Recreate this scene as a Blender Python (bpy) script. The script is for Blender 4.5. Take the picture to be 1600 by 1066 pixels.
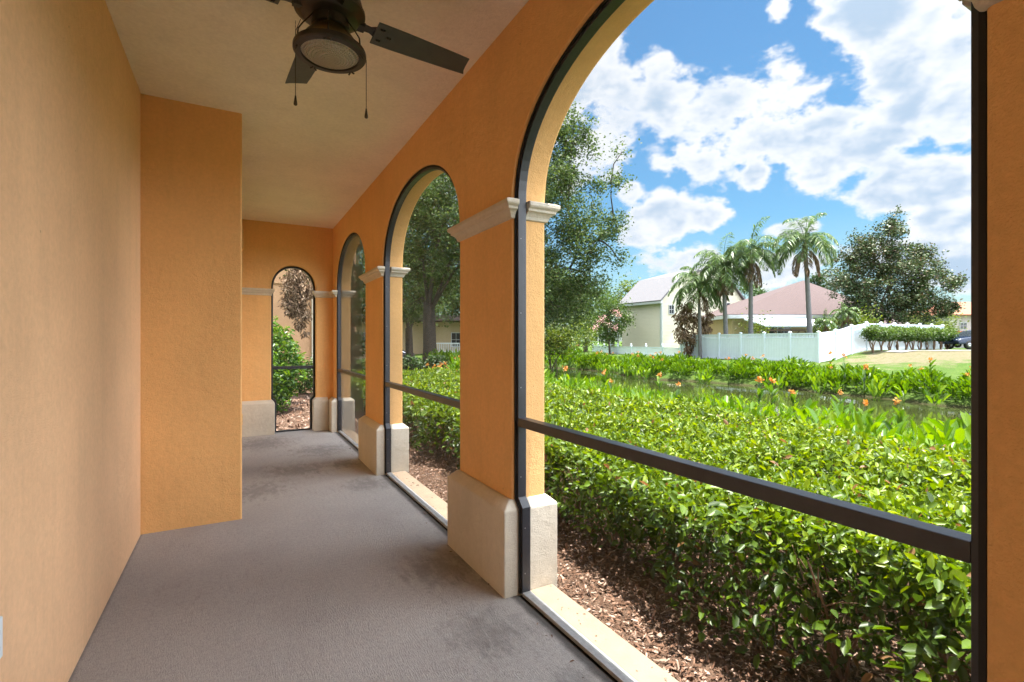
import bpy, bmesh, math, random
import numpy as np
from mathutils import Vector, Matrix

PI = math.pi
R = math.radians
for o in list(bpy.data.objects):
    bpy.data.objects.remove(o, do_unlink=True)
SC = bpy.context.scene
COL = SC.collection
rng = np.random.default_rng(7)
random.seed(7)

# ------------------------------------------------------------------ camera, sky, sun, exposure
CAM_H = 1.35
YAW = R(29.2)
cam_data = bpy.data.cameras.new("camera")
cam = bpy.data.objects.new("camera", cam_data)
COL.objects.link(cam)
cam.location = (0, 0, CAM_H)
cam.rotation_euler = (R(90), 0, -YAW)
cam_data.sensor_width = 36.0
cam_data.lens = 36.0 * 770 / 1600
cam_data.clip_start = 0.05
cam_data.clip_end = 4000
SC.camera = cam

FX, FY = math.sin(YAW), math.cos(YAW)


def ray(px, py):
    """world direction of a photo pixel, used for star-like directions (clouds) and for surveying distances"""
    u = (px - 800) / 770
    v = (533 - py) / 770
    d = Vector((FX + u * FY, FY - u * FX, v))
    return d


def at(px, depth, z=0.0):
    """ground position for a surveyed bearing and distance"""
    u = (px - 800) / 770
    return Vector((depth * (FX + u * FY), depth * (FY - u * FX), z))


def zpx(py, depth):
    return CAM_H + (533 - py) / 770 * depth


SUN_DIR = Vector((0.055, -0.05, 1.0)).normalized()
sun_data = bpy.data.lights.new("sun", 'SUN')
sun = bpy.data.objects.new("sun", sun_data)
COL.objects.link(sun)
sun_data.energy = 2.55
sun_data.angle = R(0.6)
sun_data.color = (1.0, 0.95, 0.86)
sun.rotation_euler = SUN_DIR.to_track_quat('Z', 'Y').to_euler()

SC.view_settings.view_transform = 'Standard'
SC.view_settings.look = 'None'
SC.view_settings.gamma = 1.0
SC.view_settings.use_curve_mapping = False
SC.view_settings.exposure = 2.76
SC.cycles.use_denoising = True
SC.cycles.max_bounces = 14
SC.cycles.diffuse_bounces = 7
SC.cycles.glossy_bounces = 4
SC.cycles.transmission_bounces = 4
SC.cycles.transparent_max_bounces = 24
SC.cycles.sample_clamp_indirect = 8

world = bpy.data.worlds.new("World")
SC.world = world
world.use_nodes = True
wn, wl = world.node_tree.nodes, world.node_tree.links
wn.clear()
SKY_STRENGTH = 0.05


def build_world():
    out = wn.new('ShaderNodeOutputWorld')
    bg = wn.new('ShaderNodeBackground')
    bg.inputs['Strength'].default_value = SKY_STRENGTH
    sky = wn.new('ShaderNodeTexSky')
    sky.sky_type = 'NISHITA'
    sky.sun_disc = False
    sky.sun_elevation = math.asin(SUN_DIR.z)
    sky.sun_rotation = math.atan2(SUN_DIR.x, SUN_DIR.y)
    sky.air_density = 1.3
    sky.dust_density = 0.6
    sky.ozone_density = 2.0
    tc = wn.new('ShaderNodeTexCoord')
    nrm = wn.new('ShaderNodeVectorMath'); nrm.operation = 'NORMALIZE'
    wl.new(tc.outputs['Generated'], nrm.inputs[0])
    D = nrm.outputs[0]

    def noise(scale, detail, rough, offs=(0, 0, 0), dist=0.0, zs=1.6):
        mp = wn.new('ShaderNodeMapping')
        mp.inputs['Location'].default_value = offs
        mp.inputs['Scale'].default_value = (1, 1, zs)
        wl.new(D, mp.inputs['Vector'])
        n = wn.new('ShaderNodeTexNoise')
        n.inputs['Scale'].default_value = scale
        n.inputs['Detail'].default_value = detail
        n.inputs['Roughness'].default_value = rough
        n.inputs['Distortion'].default_value = dist
        wl.new(mp.outputs[0], n.inputs['Vector'])
        return n.outputs['Fac']

    def m(op, a, b=None, clamp=False):
        n = wn.new('ShaderNodeMath'); n.operation = op; n.use_clamp = clamp
        for i, v in enumerate((a, b)):
            if v is None:
                continue
            if isinstance(v, (int, float)):
                n.inputs[i].default_value = v
            else:
                wl.new(v, n.inputs[i])
        return n.outputs[0]

    # cumulus banks: bearing/elevation of each heap and its angular half-size
    heaps = [(950, 165, 100, 70), (1045, 140, 90, 65), (1130, 165, 95, 80), (1195, 190, 85, 75), (1232, 100, 42, 40),
             (1070, 225, 110, 55), (940, 230, 90, 60), (1130, 245, 75, 45), (1180, 270, 30, 25),
             (1365, 30, 95, 60), (1440, 95, 95, 95), (1490, 170, 70, 60), (1420, 165, 50, 45), (1530, 60, 80, 90), (1300, 35, 30, 18),
             (1285, 205, 60, 45), (1345, 225, 60, 40), (1400, 290, 90, 50), (1290, 265, 60, 40), (1470, 285, 70, 50), (1400, 215, 60, 22),
             (1040, 335, 75, 45), (1010, 365, 70, 40), (1100, 340, 40, 28), (905, 268, 40, 30), (985, 300, 30, 26),
             (1215, 14, 20, 22), (1480, 345, 70, 35), (1420, 395, 80, 30), (1210, 420, 80, 35), (1060, 410, 110, 30),
             (1500, 420, 80, 40), (1235, 360, 40, 14), (880, 150, 90, 80), (700, 250, 120, 90)]
    acc = None
    for px, py, rx, rz in heaps:
        c = ray(px, py).normalized()
        k = (ray(px, py).length) * 770      # px per radian on the sphere, roughly
        sub = wn.new('ShaderNodeVectorMath'); sub.operation = 'SUBTRACT'
        wl.new(D, sub.inputs[0]); sub.inputs[1].default_value = c
        mul = wn.new('ShaderNodeVectorMath'); mul.operation = 'MULTIPLY'
        wl.new(sub.outputs[0], mul.inputs[0]); mul.inputs[1].default_value = (k / rx, k / rx, k / rz)
        ln = wn.new('ShaderNodeVectorMath'); ln.operation = 'LENGTH'
        wl.new(mul.outputs[0], ln.inputs[0])
        v = m('SUBTRACT', 1.0, ln.outputs['Value'])
        if acc is None:
            acc = v
        else:
            n = wn.new('ShaderNodeMath'); n.operation = 'SMOOTH_MAX'
            wl.new(acc, n.inputs[0]); wl.new(v, n.inputs[1]); n.inputs[2].default_value = 0.35
            acc = n.outputs[0]
    # everything not surveyed: clouds made up by noise
    # outside the surveyed sky: unseen bright cloud deck, added to light the porch
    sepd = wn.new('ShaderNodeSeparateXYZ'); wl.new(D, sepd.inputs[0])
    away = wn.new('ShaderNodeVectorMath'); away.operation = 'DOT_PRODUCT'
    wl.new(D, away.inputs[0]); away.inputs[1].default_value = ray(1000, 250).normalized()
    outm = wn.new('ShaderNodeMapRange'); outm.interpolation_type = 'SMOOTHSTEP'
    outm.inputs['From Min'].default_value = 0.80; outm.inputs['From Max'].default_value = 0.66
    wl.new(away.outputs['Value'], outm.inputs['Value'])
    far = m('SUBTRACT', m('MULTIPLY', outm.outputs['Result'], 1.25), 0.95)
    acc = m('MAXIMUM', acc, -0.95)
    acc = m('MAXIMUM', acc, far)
    acc = m('MINIMUM', acc, 0.62)
    n1 = m('ADD', m('MULTIPLY', noise(6.0, 12, .60, (0.3, 1.7, 2.2), 0.15), .6), m('MULTIPLY', noise(17.0, 10, .62, (4.3, 2.7, 1.2), 0.1), .4))
    n2 = noise(2.6, 3, .5, (5.3, 0.7, 1.2))
    dens = m('ADD', acc, m('MULTIPLY', m('SUBTRACT', n1, 0.495), 4.2))
    dens = m('ADD', dens, m('MULTIPLY', m('SUBTRACT', n2, 0.5), 0.8))
    mr = wn.new('ShaderNodeMapRange'); mr.interpolation_type = 'SMOOTHSTEP'
    mr.inputs['From Min'].default_value = -0.06
    mr.inputs['From Max'].default_value = 0.36
    wl.new(dens, mr.inputs['Value'])
    mask = mr.outputs['Result']
    # thin veil near the horizon
    sep = wn.new('ShaderNodeSeparateXYZ'); wl.new(D, sep.inputs[0])
    hz = wn.new('ShaderNodeMapRange')
    hz.inputs['From Min'].default_value = 0.22; hz.inputs['From Max'].default_value = 0.0
    hz.inputs['To Min'].default_value = 0.0; hz.inputs['To Max'].default_value = 0.45
    wl.new(sep.outputs['Z'], hz.inputs['Value'])
    veil = m('MULTIPLY', hz.outputs['Result'], m('ADD', n2, 0.3, True))
    mask = m('MAXIMUM', mask, veil)
    # cloud body: bright tops, blue-grey bellies
    sh = wn.new('ShaderNodeMapRange'); sh.interpolation_type = 'SMOOTHSTEP'
    sh.inputs['From Min'].default_value = 0.2; sh.inputs['From Max'].default_value = 1.1
    wl.new(m('ADD', dens, m('MULTIPLY', m('SUBTRACT', noise(5.5, 5, .55, (1.3, .2, 4.2)), .5), 1.8)), sh.inputs['Value'])
    mixc = wn.new('ShaderNodeMix'); mixc.data_type = 'RGBA'
    wl.new(sh.outputs['Result'], mixc.inputs['Factor'])
    mixc.inputs['A'].default_value = CLOUD_LIT
    mixc.inputs['B'].default_value = CLOUD_DIM
    tint = wn.new('ShaderNodeMix'); tint.data_type = 'RGBA'; tint.blend_type = 'MULTIPLY'
    tint.inputs['Factor'].default_value = 1.0
    wl.new(sky.outputs[0], tint.inputs['A']); tint.inputs['B'].default_value = SKY_TINT
    # clouds close to the sun shine brighter
    sd = wn.new('ShaderNodeVectorMath'); sd.operation = 'DOT_PRODUCT'
    wl.new(D, sd.inputs[0]); sd.inputs[1].default_value = SUN_DIR
    br = wn.new('ShaderNodeMapRange'); br.interpolation_type = 'SMOOTHSTEP'
    br.inputs['From Min'].default_value = 0.45; br.inputs['From Max'].default_value = 0.98
    br.inputs['To Min'].default_value = 1.0; br.inputs['To Max'].default_value = CLOUD_SUNWARD
    wl.new(sd.outputs['Value'], br.inputs['Value'])
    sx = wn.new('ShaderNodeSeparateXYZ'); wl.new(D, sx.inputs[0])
    side = wn.new('ShaderNodeMapRange'); side.interpolation_type = 'SMOOTHSTEP'  # added deck gets its boost towards the open side of the porch
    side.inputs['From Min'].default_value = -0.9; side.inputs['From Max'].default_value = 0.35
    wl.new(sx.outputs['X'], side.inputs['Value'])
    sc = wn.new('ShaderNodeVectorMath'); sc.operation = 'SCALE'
    wl.new(mixc.outputs['Result'], sc.inputs[0]); wl.new(m('ADD', br.outputs['Result'], m('MULTIPLY', m('MULTIPLY', outm.outputs['Result'], side.outputs['Result']), FILL_DECK_GAIN)), sc.inputs['Scale'])
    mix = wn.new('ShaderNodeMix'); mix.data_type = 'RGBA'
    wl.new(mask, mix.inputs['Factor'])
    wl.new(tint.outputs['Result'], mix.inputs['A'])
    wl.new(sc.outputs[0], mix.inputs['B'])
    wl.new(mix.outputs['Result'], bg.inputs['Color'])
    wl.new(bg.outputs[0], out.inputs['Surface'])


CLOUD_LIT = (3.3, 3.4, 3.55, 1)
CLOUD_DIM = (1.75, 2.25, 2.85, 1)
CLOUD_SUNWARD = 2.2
FILL_DECK_GAIN = 5.6  # extra brightness of the unseen deck that fills the porch with light
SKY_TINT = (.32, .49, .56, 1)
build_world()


# ------------------------------------------------------------------ materials
def new_mat(name):
    m_ = bpy.data.materials.new(name)
    m_.use_nodes = True
    return m_, m_.node_tree.nodes, m_.node_tree.links, m_.node_tree.nodes['Principled BSDF']


def mat_plain(name, color, rough=0.6, metal=0.0, var=0.0, vscale=6.0, bump=0.0, bscale=80.0, detail=4, spec=0.5, color2=None, bdist=0.01, coord='Object'):
    m_, n, l, b = new_mat(name)
    b.inputs['Base Color'].default_value = (*color, 1)
    b.inputs['Roughness'].default_value = rough
    b.inputs['Metallic'].default_value = metal
    b.inputs['Specular IOR Level'].default_value = spec
    tc = n.new('ShaderNodeTexCoord')
    if var > 0 or color2:
        t = n.new('ShaderNodeTexNoise'); t.inputs['Scale'].default_value = vscale; t.inputs['Detail'].default_value = detail + 2
        t.inputs['Roughness'].default_value = .65
        l.new(tc.outputs[coord], t.inputs['Vector'])
        mr = n.new('ShaderNodeMapRange'); mr.inputs['From Min'].default_value = .3; mr.inputs['From Max'].default_value = .7
        l.new(t.outputs['Fac'], mr.inputs['Value'])
        mx = n.new('ShaderNodeMix'); mx.data_type = 'RGBA'
        c2 = color2 or tuple(c * (1 - var) for c in color)
        mx.inputs['A'].default_value = (*color, 1); mx.inputs['B'].default_value = (*c2, 1)
        l.new(mr.outputs['Result'], mx.inputs['Factor'])
        l.new(mx.outputs['Result'], b.inputs['Base Color'])
    if bump > 0:
        t2 = n.new('ShaderNodeTexNoise'); t2.inputs['Scale'].default_value = bscale; t2.inputs['Detail'].default_value = detail
        l.new(tc.outputs[coord], t2.inputs['Vector'])
        bp = n.new('ShaderNodeBump'); bp.inputs['Strength'].default_value = bump; bp.inputs['Distance'].default_value = bdist
        l.new(t2.outputs['Fac'], bp.inputs['Height'])
        l.new(bp.outputs[0], b.inputs['Normal'])
    return m_


def mat_stucco(name, color, specks=True, var=.10):
    """painted stucco: broad roller unevenness, fine sand grain, small chips and specks"""
    m_, n, l, b = new_mat(name)
    b.inputs['Roughness'].default_value = 0.82
    b.inputs['Specular IOR Level'].default_value = 0.25
    geo = n.new('ShaderNodeNewGeometry')
    P = geo.outputs['Position']

    def nz(scale, det, rough=.6):
        t = n.new('ShaderNodeTexNoise'); t.inputs['Scale'].default_value = scale; t.inputs['Detail'].default_value = det
        t.inputs['Roughness'].default_value = rough
        l.new(P, t.inputs['Vector'])
        return t.outputs['Fac']
    mx = n.new('ShaderNodeMix'); mx.data_type = 'RGBA'
    mr = n.new('ShaderNodeMapRange'); mr.inputs['From Min'].default_value = .35; mr.inputs['From Max'].default_value = .68
    l.new(nz(1.7, 6), mr.inputs['Value']); l.new(mr.outputs[0], mx.inputs['Factor'])
    mx.inputs['A'].default_value = (*color, 1)
    mx.inputs['B'].default_value = (*[c * (1 - var) for c in color], 1)
    last = mx.outputs['Result']
    mx3 = n.new('ShaderNodeMix'); mx3.data_type = 'RGBA'; mx3.blend_type = 'MULTIPLY'
    mr3 = n.new('ShaderNodeMapRange'); mr3.inputs['From Min'].default_value = .3; mr3.inputs['From Max'].default_value = .7
    mr3.inputs['To Min'].default_value = .93; mr3.inputs['To Max'].default_value = 1.05
    l.new(nz(38, 5, .7), mr3.inputs['Value'])
    mx3.inputs['Factor'].default_value = 1
    l.new(last, mx3.inputs['A']); l.new(mr3.outputs[0], mx3.inputs['B'])
    last = mx3.outputs['Result']
    stk = n.new('ShaderNodeTexNoise'); stk.inputs['Scale'].default_value = 5; stk.inputs['Detail'].default_value = 6; stk.inputs['Roughness'].default_value = .65
    smp = n.new('ShaderNodeMapping'); smp.inputs['Scale'].default_value = (1.6, 1.6, .16)
    l.new(P, smp.inputs[0]); l.new(smp.outputs[0], stk.inputs['Vector'])
    smr = n.new('ShaderNodeMapRange'); smr.inputs['From Min'].default_value = .52; smr.inputs['From Max'].default_value = .78
    smr.inputs['To Min'].default_value = 1.0; smr.inputs['To Max'].default_value = .93
    l.new(stk.outputs['Fac'], smr.inputs['Value'])
    mxs = n.new('ShaderNodeMix'); mxs.data_type = 'RGBA'; mxs.blend_type = 'MULTIPLY'; mxs.inputs['Factor'].default_value = 1
    l.new(last, mxs.inputs['A']); l.new(smr.outputs[0], mxs.inputs['B'])
    last = mxs.outputs['Result']
    if specks:
        v = n.new('ShaderNodeTexVoronoi'); v.inputs['Scale'].default_value = 4.3; v.inputs['Randomness'].default_value = 1
        l.new(P, v.inputs['Vector'])
        c = n.new('ShaderNodeMath'); c.operation = 'LESS_THAN'; c.inputs[1].default_value = .022
        l.new(v.outputs['Distance'], c.inputs[0])
        mx2 = n.new('ShaderNodeMix'); mx2.data_type = 'RGBA'
        sc = n.new('ShaderNodeMath'); sc.operation = 'MULTIPLY'; sc.inputs[1].default_value = .5
        l.new(c.outputs[0], sc.inputs[0]); l.new(sc.outputs[0], mx2.inputs['Factor'])
        l.new(last, mx2.inputs['A']); mx2.inputs['B'].default_value = (color[0] * .35, color[1] * .3, color[2] * .3, 1)
        last = mx2.outputs['Result']
    l.new(last, b.inputs['Base Color'])
    add = n.new('ShaderNodeMath'); add.operation = 'ADD'
    s1 = n.new('ShaderNodeMath'); s1.operation = 'MULTIPLY'; s1.inputs[1].default_value = 1.6
    l.new(nz(14, 3), s1.inputs[0]); l.new(s1.outputs[0], add.inputs[0]); l.new(nz(170, 3), add.inputs[1])
    bp = n.new('ShaderNodeBump'); bp.inputs['Strength'].default_value = .75; bp.inputs['Distance'].default_value = .006
    l.new(add.outputs[0], bp.inputs['Height']); l.new(bp.outputs[0], b.inputs['Normal'])
    return m_


def mat_leaf(name, c1, c2, c3, rough=.42, trans=.35, spec=.5):
    """leaf: per-leaf tone attribute picks between three greens; light passes through"""
    m_, n, l, b = new_mat(name)
    a = n.new('ShaderNodeAttribute'); a.attribute_name = 'tone'
    cr = n.new('ShaderNodeValToRGB')
    e = cr.color_ramp.elements
    e[0].position = 0; e[0].color = (*c1, 1)
    e[1].position = 1; e[1].color = (*c3, 1)
    k = cr.color_ramp.elements.new(.55); k.color = (*c2, 1)
    l.new(a.outputs['Fac'], cr.inputs[0])
    l.new(cr.outputs[0], b.inputs['Base Color'])
    b.inputs['Roughness'].default_value = rough
    b.inputs['Specular IOR Level'].default_value = spec
    tr = n.new('ShaderNodeBsdfTranslucent')
    hs = n.new('ShaderNodeHueSaturation'); hs.inputs['Value'].default_value = 1.5; hs.inputs['Saturation'].default_value = 1.1; hs.inputs['Hue'].default_value = .485
    l.new(cr.outputs[0], hs.inputs['Color']); l.new(hs.outputs[0], tr.inputs['Color'])
    mx = n.new('ShaderNodeMixShader'); mx.inputs[0].default_value = trans
    l.new(b.outputs[0], mx.inputs[1]); l.new(tr.outputs[0], mx.inputs[2])
    l.new(mx.outputs[0], n['Material Output'].inputs['Surface'])
    return m_


M = {}
M['stucco'] = mat_stucco('peach_stucco', (.87, .50, .20))
M['stucco_pale'] = mat_stucco('pale_peach_stucco', (.90, .56, .32))
M['stucco_cream'] = mat_stucco('cream_stucco', (.68, .61, .50), True, .14)
M['ceiling'] = mat_stucco('ceiling_plaster', (.93, .85, .73), False)
M['bronze'] = mat_plain('bronze_aluminium', (.045, .046, .055), .34, .0, .25, 30, .1, 200)
M['bronze_edge'] = mat_plain('bronze_aluminium_light', (.055, .058, .07), .4, .0, .25, 30)
M['track'] = mat_plain('weathered_track', (.42, .42, .42), .5, .0, .35, 25, .1, 90)
M['gasket'] = mat_plain('black_gasket', (.008, .007, .007), .7)


def mat_floor():
    m_, n, l, b = new_mat('broom_finished_concrete')
    b.inputs['Roughness'].default_value = .88
    b.inputs['Specular IOR Level'].default_value = .25
    geo = n.new('ShaderNodeNewGeometry'); P = geo.outputs['Position']

    def nz(scale, det, rough=.6, sx=1, sy=1, dist=0):
        mp = n.new('ShaderNodeMapping'); mp.inputs['Scale'].default_value = (sx, sy, 1)
        l.new(P, mp.inputs['Vector'])
        t = n.new('ShaderNodeTexNoise'); t.inputs['Scale'].default_value = scale; t.inputs['Detail'].default_value = det
        t.inputs['Roughness'].default_value = rough; t.inputs['Distortion'].default_value = dist
        l.new(mp.outputs[0], t.inputs['Vector'])
        return t.outputs['Fac']

    def mm(op, a, b_=None, clamp=False):
        x = n.new('ShaderNodeMath'); x.operation = op; x.use_clamp = clamp
        for i, v in enumerate((a, b_)):
            if v is None: continue
            if isinstance(v, (int, float)): x.inputs[i].default_value = v
            else: l.new(v, x.inputs[i])
        return x.outputs[0]

    def mixc(f, A, B):
        x = n.new('ShaderNodeMix'); x.data_type = 'RGBA'
        if isinstance(f, (int, float)): x.inputs['Factor'].default_value = f
        else: l.new(f, x.inputs['Factor'])
        for k_, v in (('A', A), ('B', B)):
            if isinstance(v, tuple): x.inputs[k_].default_value = (*v, 1)
            else: l.new(v, x.inputs[k_])
        return x.outputs['Result']

    def rngm(v, a, b_):
        x = n.new('ShaderNodeMapRange'); x.interpolation_type = 'SMOOTHSTEP'
        x.inputs['From Min'].default_value = a; x.inputs['From Max'].default_value = b_
        l.new(v, x.inputs['Value']); return x.outputs['Result']
    base = mixc(rngm(nz(1.1, 6), .35, .7), (.475, .445, .42), (.405, .375, .355))
    base = mixc(mm('MULTIPLY', rngm(mm('ADD', mm('MULTIPLY', nz(210, 3, .7), .6), mm('MULTIPLY', nz(48, 5, .75), .4)), .44, .60), .62), base, (.25, .235, .235))
    # streaky grime along the broom strokes
    st = mm('MULTIPLY', rngm(nz(5, 6, .7, 9, 1.2, .3), .50, .72), rngm(nz(1.2, 4), .42, .62))
    base = mixc(mm('MULTIPLY', st, .28), base, (.11, .10, .10))
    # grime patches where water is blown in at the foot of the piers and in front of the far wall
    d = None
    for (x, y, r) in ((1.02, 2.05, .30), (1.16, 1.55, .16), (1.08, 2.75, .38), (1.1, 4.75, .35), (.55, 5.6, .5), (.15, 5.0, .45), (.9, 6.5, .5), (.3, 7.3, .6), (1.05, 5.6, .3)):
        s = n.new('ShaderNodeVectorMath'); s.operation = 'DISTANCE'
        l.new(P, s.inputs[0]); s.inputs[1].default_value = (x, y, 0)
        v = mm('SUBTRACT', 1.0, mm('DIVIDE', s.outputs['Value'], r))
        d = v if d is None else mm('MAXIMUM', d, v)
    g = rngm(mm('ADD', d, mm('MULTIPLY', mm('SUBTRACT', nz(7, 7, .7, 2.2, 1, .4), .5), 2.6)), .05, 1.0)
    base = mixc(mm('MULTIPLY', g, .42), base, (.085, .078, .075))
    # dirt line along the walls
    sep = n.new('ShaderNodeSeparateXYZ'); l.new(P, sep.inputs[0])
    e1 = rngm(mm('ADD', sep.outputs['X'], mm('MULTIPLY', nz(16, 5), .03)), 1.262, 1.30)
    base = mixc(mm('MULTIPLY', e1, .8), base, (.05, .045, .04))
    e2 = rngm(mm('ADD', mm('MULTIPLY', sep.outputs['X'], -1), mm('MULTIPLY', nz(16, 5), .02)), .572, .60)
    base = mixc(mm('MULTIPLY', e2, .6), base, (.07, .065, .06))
    l.new(base, b.inputs['Base Color'])
    h = mm('ADD', nz(220, 3, .7), mm('MULTIPLY', nz(60, 4, .6, 3.5, .6), 1.2))
    bp = n.new('ShaderNodeBump'); bp.inputs['Strength'].default_value = .8; bp.inputs['Distance'].default_value = .007
    l.new(h, bp.inputs['Height']); l.new(bp.outputs[0], b.inputs['Normal'])
    return m_


M['floor'] = mat_floor()


def mat_screen():
    """woven insect mesh seen as a veil: mostly open, closing up at grazing angles, grey threads catch light"""
    m_, n, l, b = new_mat('insect_mesh')
    n.remove(b)
    out = n['Material Output']
    tr = n.new('ShaderNodeBsdfTransparent')
    df = n.new('ShaderNodeBsdfDiffuse'); df.inputs['Color'].default_value = (.14, .16, .205, 1)
    geo = n.new('ShaderNodeNewGeometry')
    dot = n.new('ShaderNodeVectorMath'); dot.operation = 'DOT_PRODUCT'
    l.new(geo.outputs['Incoming'], dot.inputs[0]); l.new(geo.outputs['True Normal'], dot.inputs[1])
    ab = n.new('ShaderNodeMath'); ab.operation = 'ABSOLUTE'; l.new(dot.outputs['Value'], ab.inputs[0])
    # thread 0.1 of the pitch: open share falls as 1/cos
    dv = n.new('ShaderNodeMath'); dv.operation = 'DIVIDE'; dv.inputs[0].default_value = .056
    mxm = n.new('ShaderNodeMath'); mxm.operation = 'MAXIMUM'; mxm.inputs[1].default_value = .05
    pw = n.new('ShaderNodeMath'); pw.operation = 'POWER'; pw.inputs[1].default_value = 1.6; l.new(ab.outputs[0], pw.inputs[0])
    l.new(pw.outputs[0], mxm.inputs[0]); l.new(mxm.outputs[0], dv.inputs[1])
    ad = n.new('ShaderNodeMath'); ad.operation = 'MINIMUM'; ad.inputs[1].default_value = .80
    l.new(dv.outputs[0], ad.inputs[0])
    mx = n.new('ShaderNodeMixShader')
    l.new(ad.outputs[0], mx.inputs[0]); l.new(tr.outputs[0], mx.inputs[1]); l.new(df.outputs[0], mx.inputs[2])
    l.new(mx.outputs[0], out.inputs['Surface'])
    return m_


M['screen'] = mat_screen()


# ------------------------------------------------------------------ object helpers
def props(o, label=None, cat=None, group=None, kind=None):
    if label: o['label'] = label
    if cat: o['category'] = cat
    if group: o['group'] = group
    if kind: o['kind'] = kind
    return o


def thing(name, label, cat, loc=(0, 0, 0), rz=0.0, group=None, kind=None):
    o = bpy.data.objects.new(name, None)
    o.empty_display_size = .1
    COL.objects.link(o)
    o.location = loc
    o.rotation_euler = (0, 0, rz)
    return props(o, label, cat, group, kind)


def np_mesh(name, verts, faces, mat, parent=None, tone=None, smooth=False):
    """verts (N,3) array, faces (M,k) int array"""
    me = bpy.data.meshes.new(name)
    verts = np.asarray(verts, dtype=np.float32)
    faces = np.asarray(faces, dtype=np.int32)
    k = faces.shape[1]
    me.vertices.add(len(verts)); me.vertices.foreach_set('co', verts.ravel())
    me.loops.add(faces.size); me.loops.foreach_set('vertex_index', faces.ravel())
    me.polygons.add(len(faces))
    me.polygons.foreach_set('loop_start', np.arange(0, faces.size, k, dtype=np.int32))
    me.polygons.foreach_set('loop_total', np.full(len(faces), k, dtype=np.int32))
    if smooth:
        me.polygons.foreach_set('use_smooth', np.ones(len(faces), dtype=bool))
    me.update(calc_edges=True)
    if tone is not None:
        at_ = me.attributes.new('tone', 'FLOAT', 'POINT')
        at_.data.foreach_set('value', np.asarray(tone, dtype=np.float32))
    mats = mat if isinstance(mat, (list, tuple)) else [mat]
    for m_ in mats: me.materials.append(m_)
    o = bpy.data.objects.new(name, me)
    COL.objects.link(o)
    if parent is not None: o.parent = parent
    return o


def bm_obj(name, bm, mat, parent=None, smooth=False, bevel=0, seg=2, weld=True):
    if weld:
        bmesh.ops.remove_doubles(bm, verts=bm.verts, dist=1e-5)
    bmesh.ops.recalc_face_normals(bm, faces=bm.faces)
    me = bpy.data.meshes.new(name)
    bm.to_mesh(me); bm.free()
    mats = mat if isinstance(mat, (list, tuple)) else [mat]
    for m_ in mats: me.materials.append(m_)
    if smooth:
        for p in me.polygons: p.use_smooth = True
    o = bpy.data.objects.new(name, me)
    COL.objects.link(o)
    if parent is not None: o.parent = parent
    if bevel > 0:
        bv = o.modifiers.new('bevel', 'BEVEL'); bv.width = bevel; bv.segments = seg; bv.limit_method = 'ANGLE'; bv.angle_limit = R(35)
        bv.harden_normals = False
    return o


def box(bm, x0, x1, y0, y1, z0, z1, mi=0):
    vs = [bm.verts.new(c) for c in ((x0, y0, z0), (x1, y0, z0), (x1, y1, z0), (x0, y1, z0), (x0, y0, z1), (x1, y0, z1), (x1, y1, z1), (x0, y1, z1))]
    for f in ((0, 3, 2, 1), (4, 5, 6, 7), (0, 1, 5, 4), (1, 2, 6, 5), (2, 3, 7, 6), (3, 0, 4, 7)):
        bm.faces.new([vs[i] for i in f]).material_index = mi


def add_box_obj(name, dims, mat, parent=None, bevel=0.0):
    bm = bmesh.new(); box(bm, *dims)
    return bm_obj(name, bm, mat, parent, bevel=bevel, weld=False)


def tube(bm, pts, radii, seg=8, cap=True):
    """tapered tube through points"""
    pts = [Vector(p) for p in pts]
    rings = []
    up = Vector((0, 0, 1))
    prev = None
    for i, p in enumerate(pts):
        d = (pts[min(i + 1, len(pts) - 1)] - pts[max(i - 1, 0)]).normalized()
        a = d.cross(up if abs(d.z) < .95 else Vector((1, 0, 0))).normalized()
        if prev is not None:
            a = (prev - d * prev.dot(d)).normalized()
        prev = a
        b = d.cross(a).normalized()
        r = radii[i] if hasattr(radii, '__len__') else radii
        rings.append([bm.verts.new(p + (a * math.cos(t) + b * math.sin(t)) * r) for t in [2 * PI * k / seg for k in range(seg)]])
    for i in range(len(rings) - 1):
        for k in range(seg):
            bm.faces.new([rings[i][k], rings[i][(k + 1) % seg], rings[i + 1][(k + 1) % seg], rings[i + 1][k]])
    if cap:
        bm.faces.new(rings[0][::-1]); bm.faces.new(rings[-1])


def lathe(bm, prof, cx=0, cy=0, cz=0, seg=48):
    rings = []
    for r, z in prof:
        if r < 1e-6:
            rings.append([bm.verts.new((cx, cy, cz + z))])
        else:
            rings.append([bm.verts.new((cx + r * math.cos(2 * PI * k / seg), cy + r * math.sin(2 * PI * k / seg), cz + z)) for k in range(seg)])
    for a, b in zip(rings, rings[1:]):
        for k in range(seg):
            k2 = (k + 1) % seg
            if len(a) == 1 and len(b) == 1: continue
            if len(a) == 1: bm.faces.new([a[0], b[k], b[k2]])
            elif len(b) == 1: bm.faces.new([a[k], b[0], a[k2]])
            else: bm.faces.new([a[k], b[k], b[k2], a[k2]])


LEAF = {
    'oval': (np.array([(0, 0, 0), (.42, .30, .10), (.36, .72, .10), (0, 1, -.06), (-.36, .72, .10), (-.42, .30, .10)]), np.array([(0, 1, 2, 3), (0, 3, 4, 5)])),
    'card': (np.array([(-.5, 0, 0), (.5, .1, .05), (.42, .95, 0), (-.45, 1.0, .1)]), np.array([(0, 1, 2, 3)])),
    'rhomb': (np.array([(0, 0, 0), (.5, .45, .12), (0, 1, 0), (-.5, .45, .12)]), np.array([(0, 1, 2, 3)])),
    'blade': (np.array([(-.12, 0, 0), (.12, 0, 0), (.5, .5, .02), (.3, .82, -.04), (0, 1, -.12), (-.3, .82, -.04), (-.5, .5, .02)]), None),
}


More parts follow.
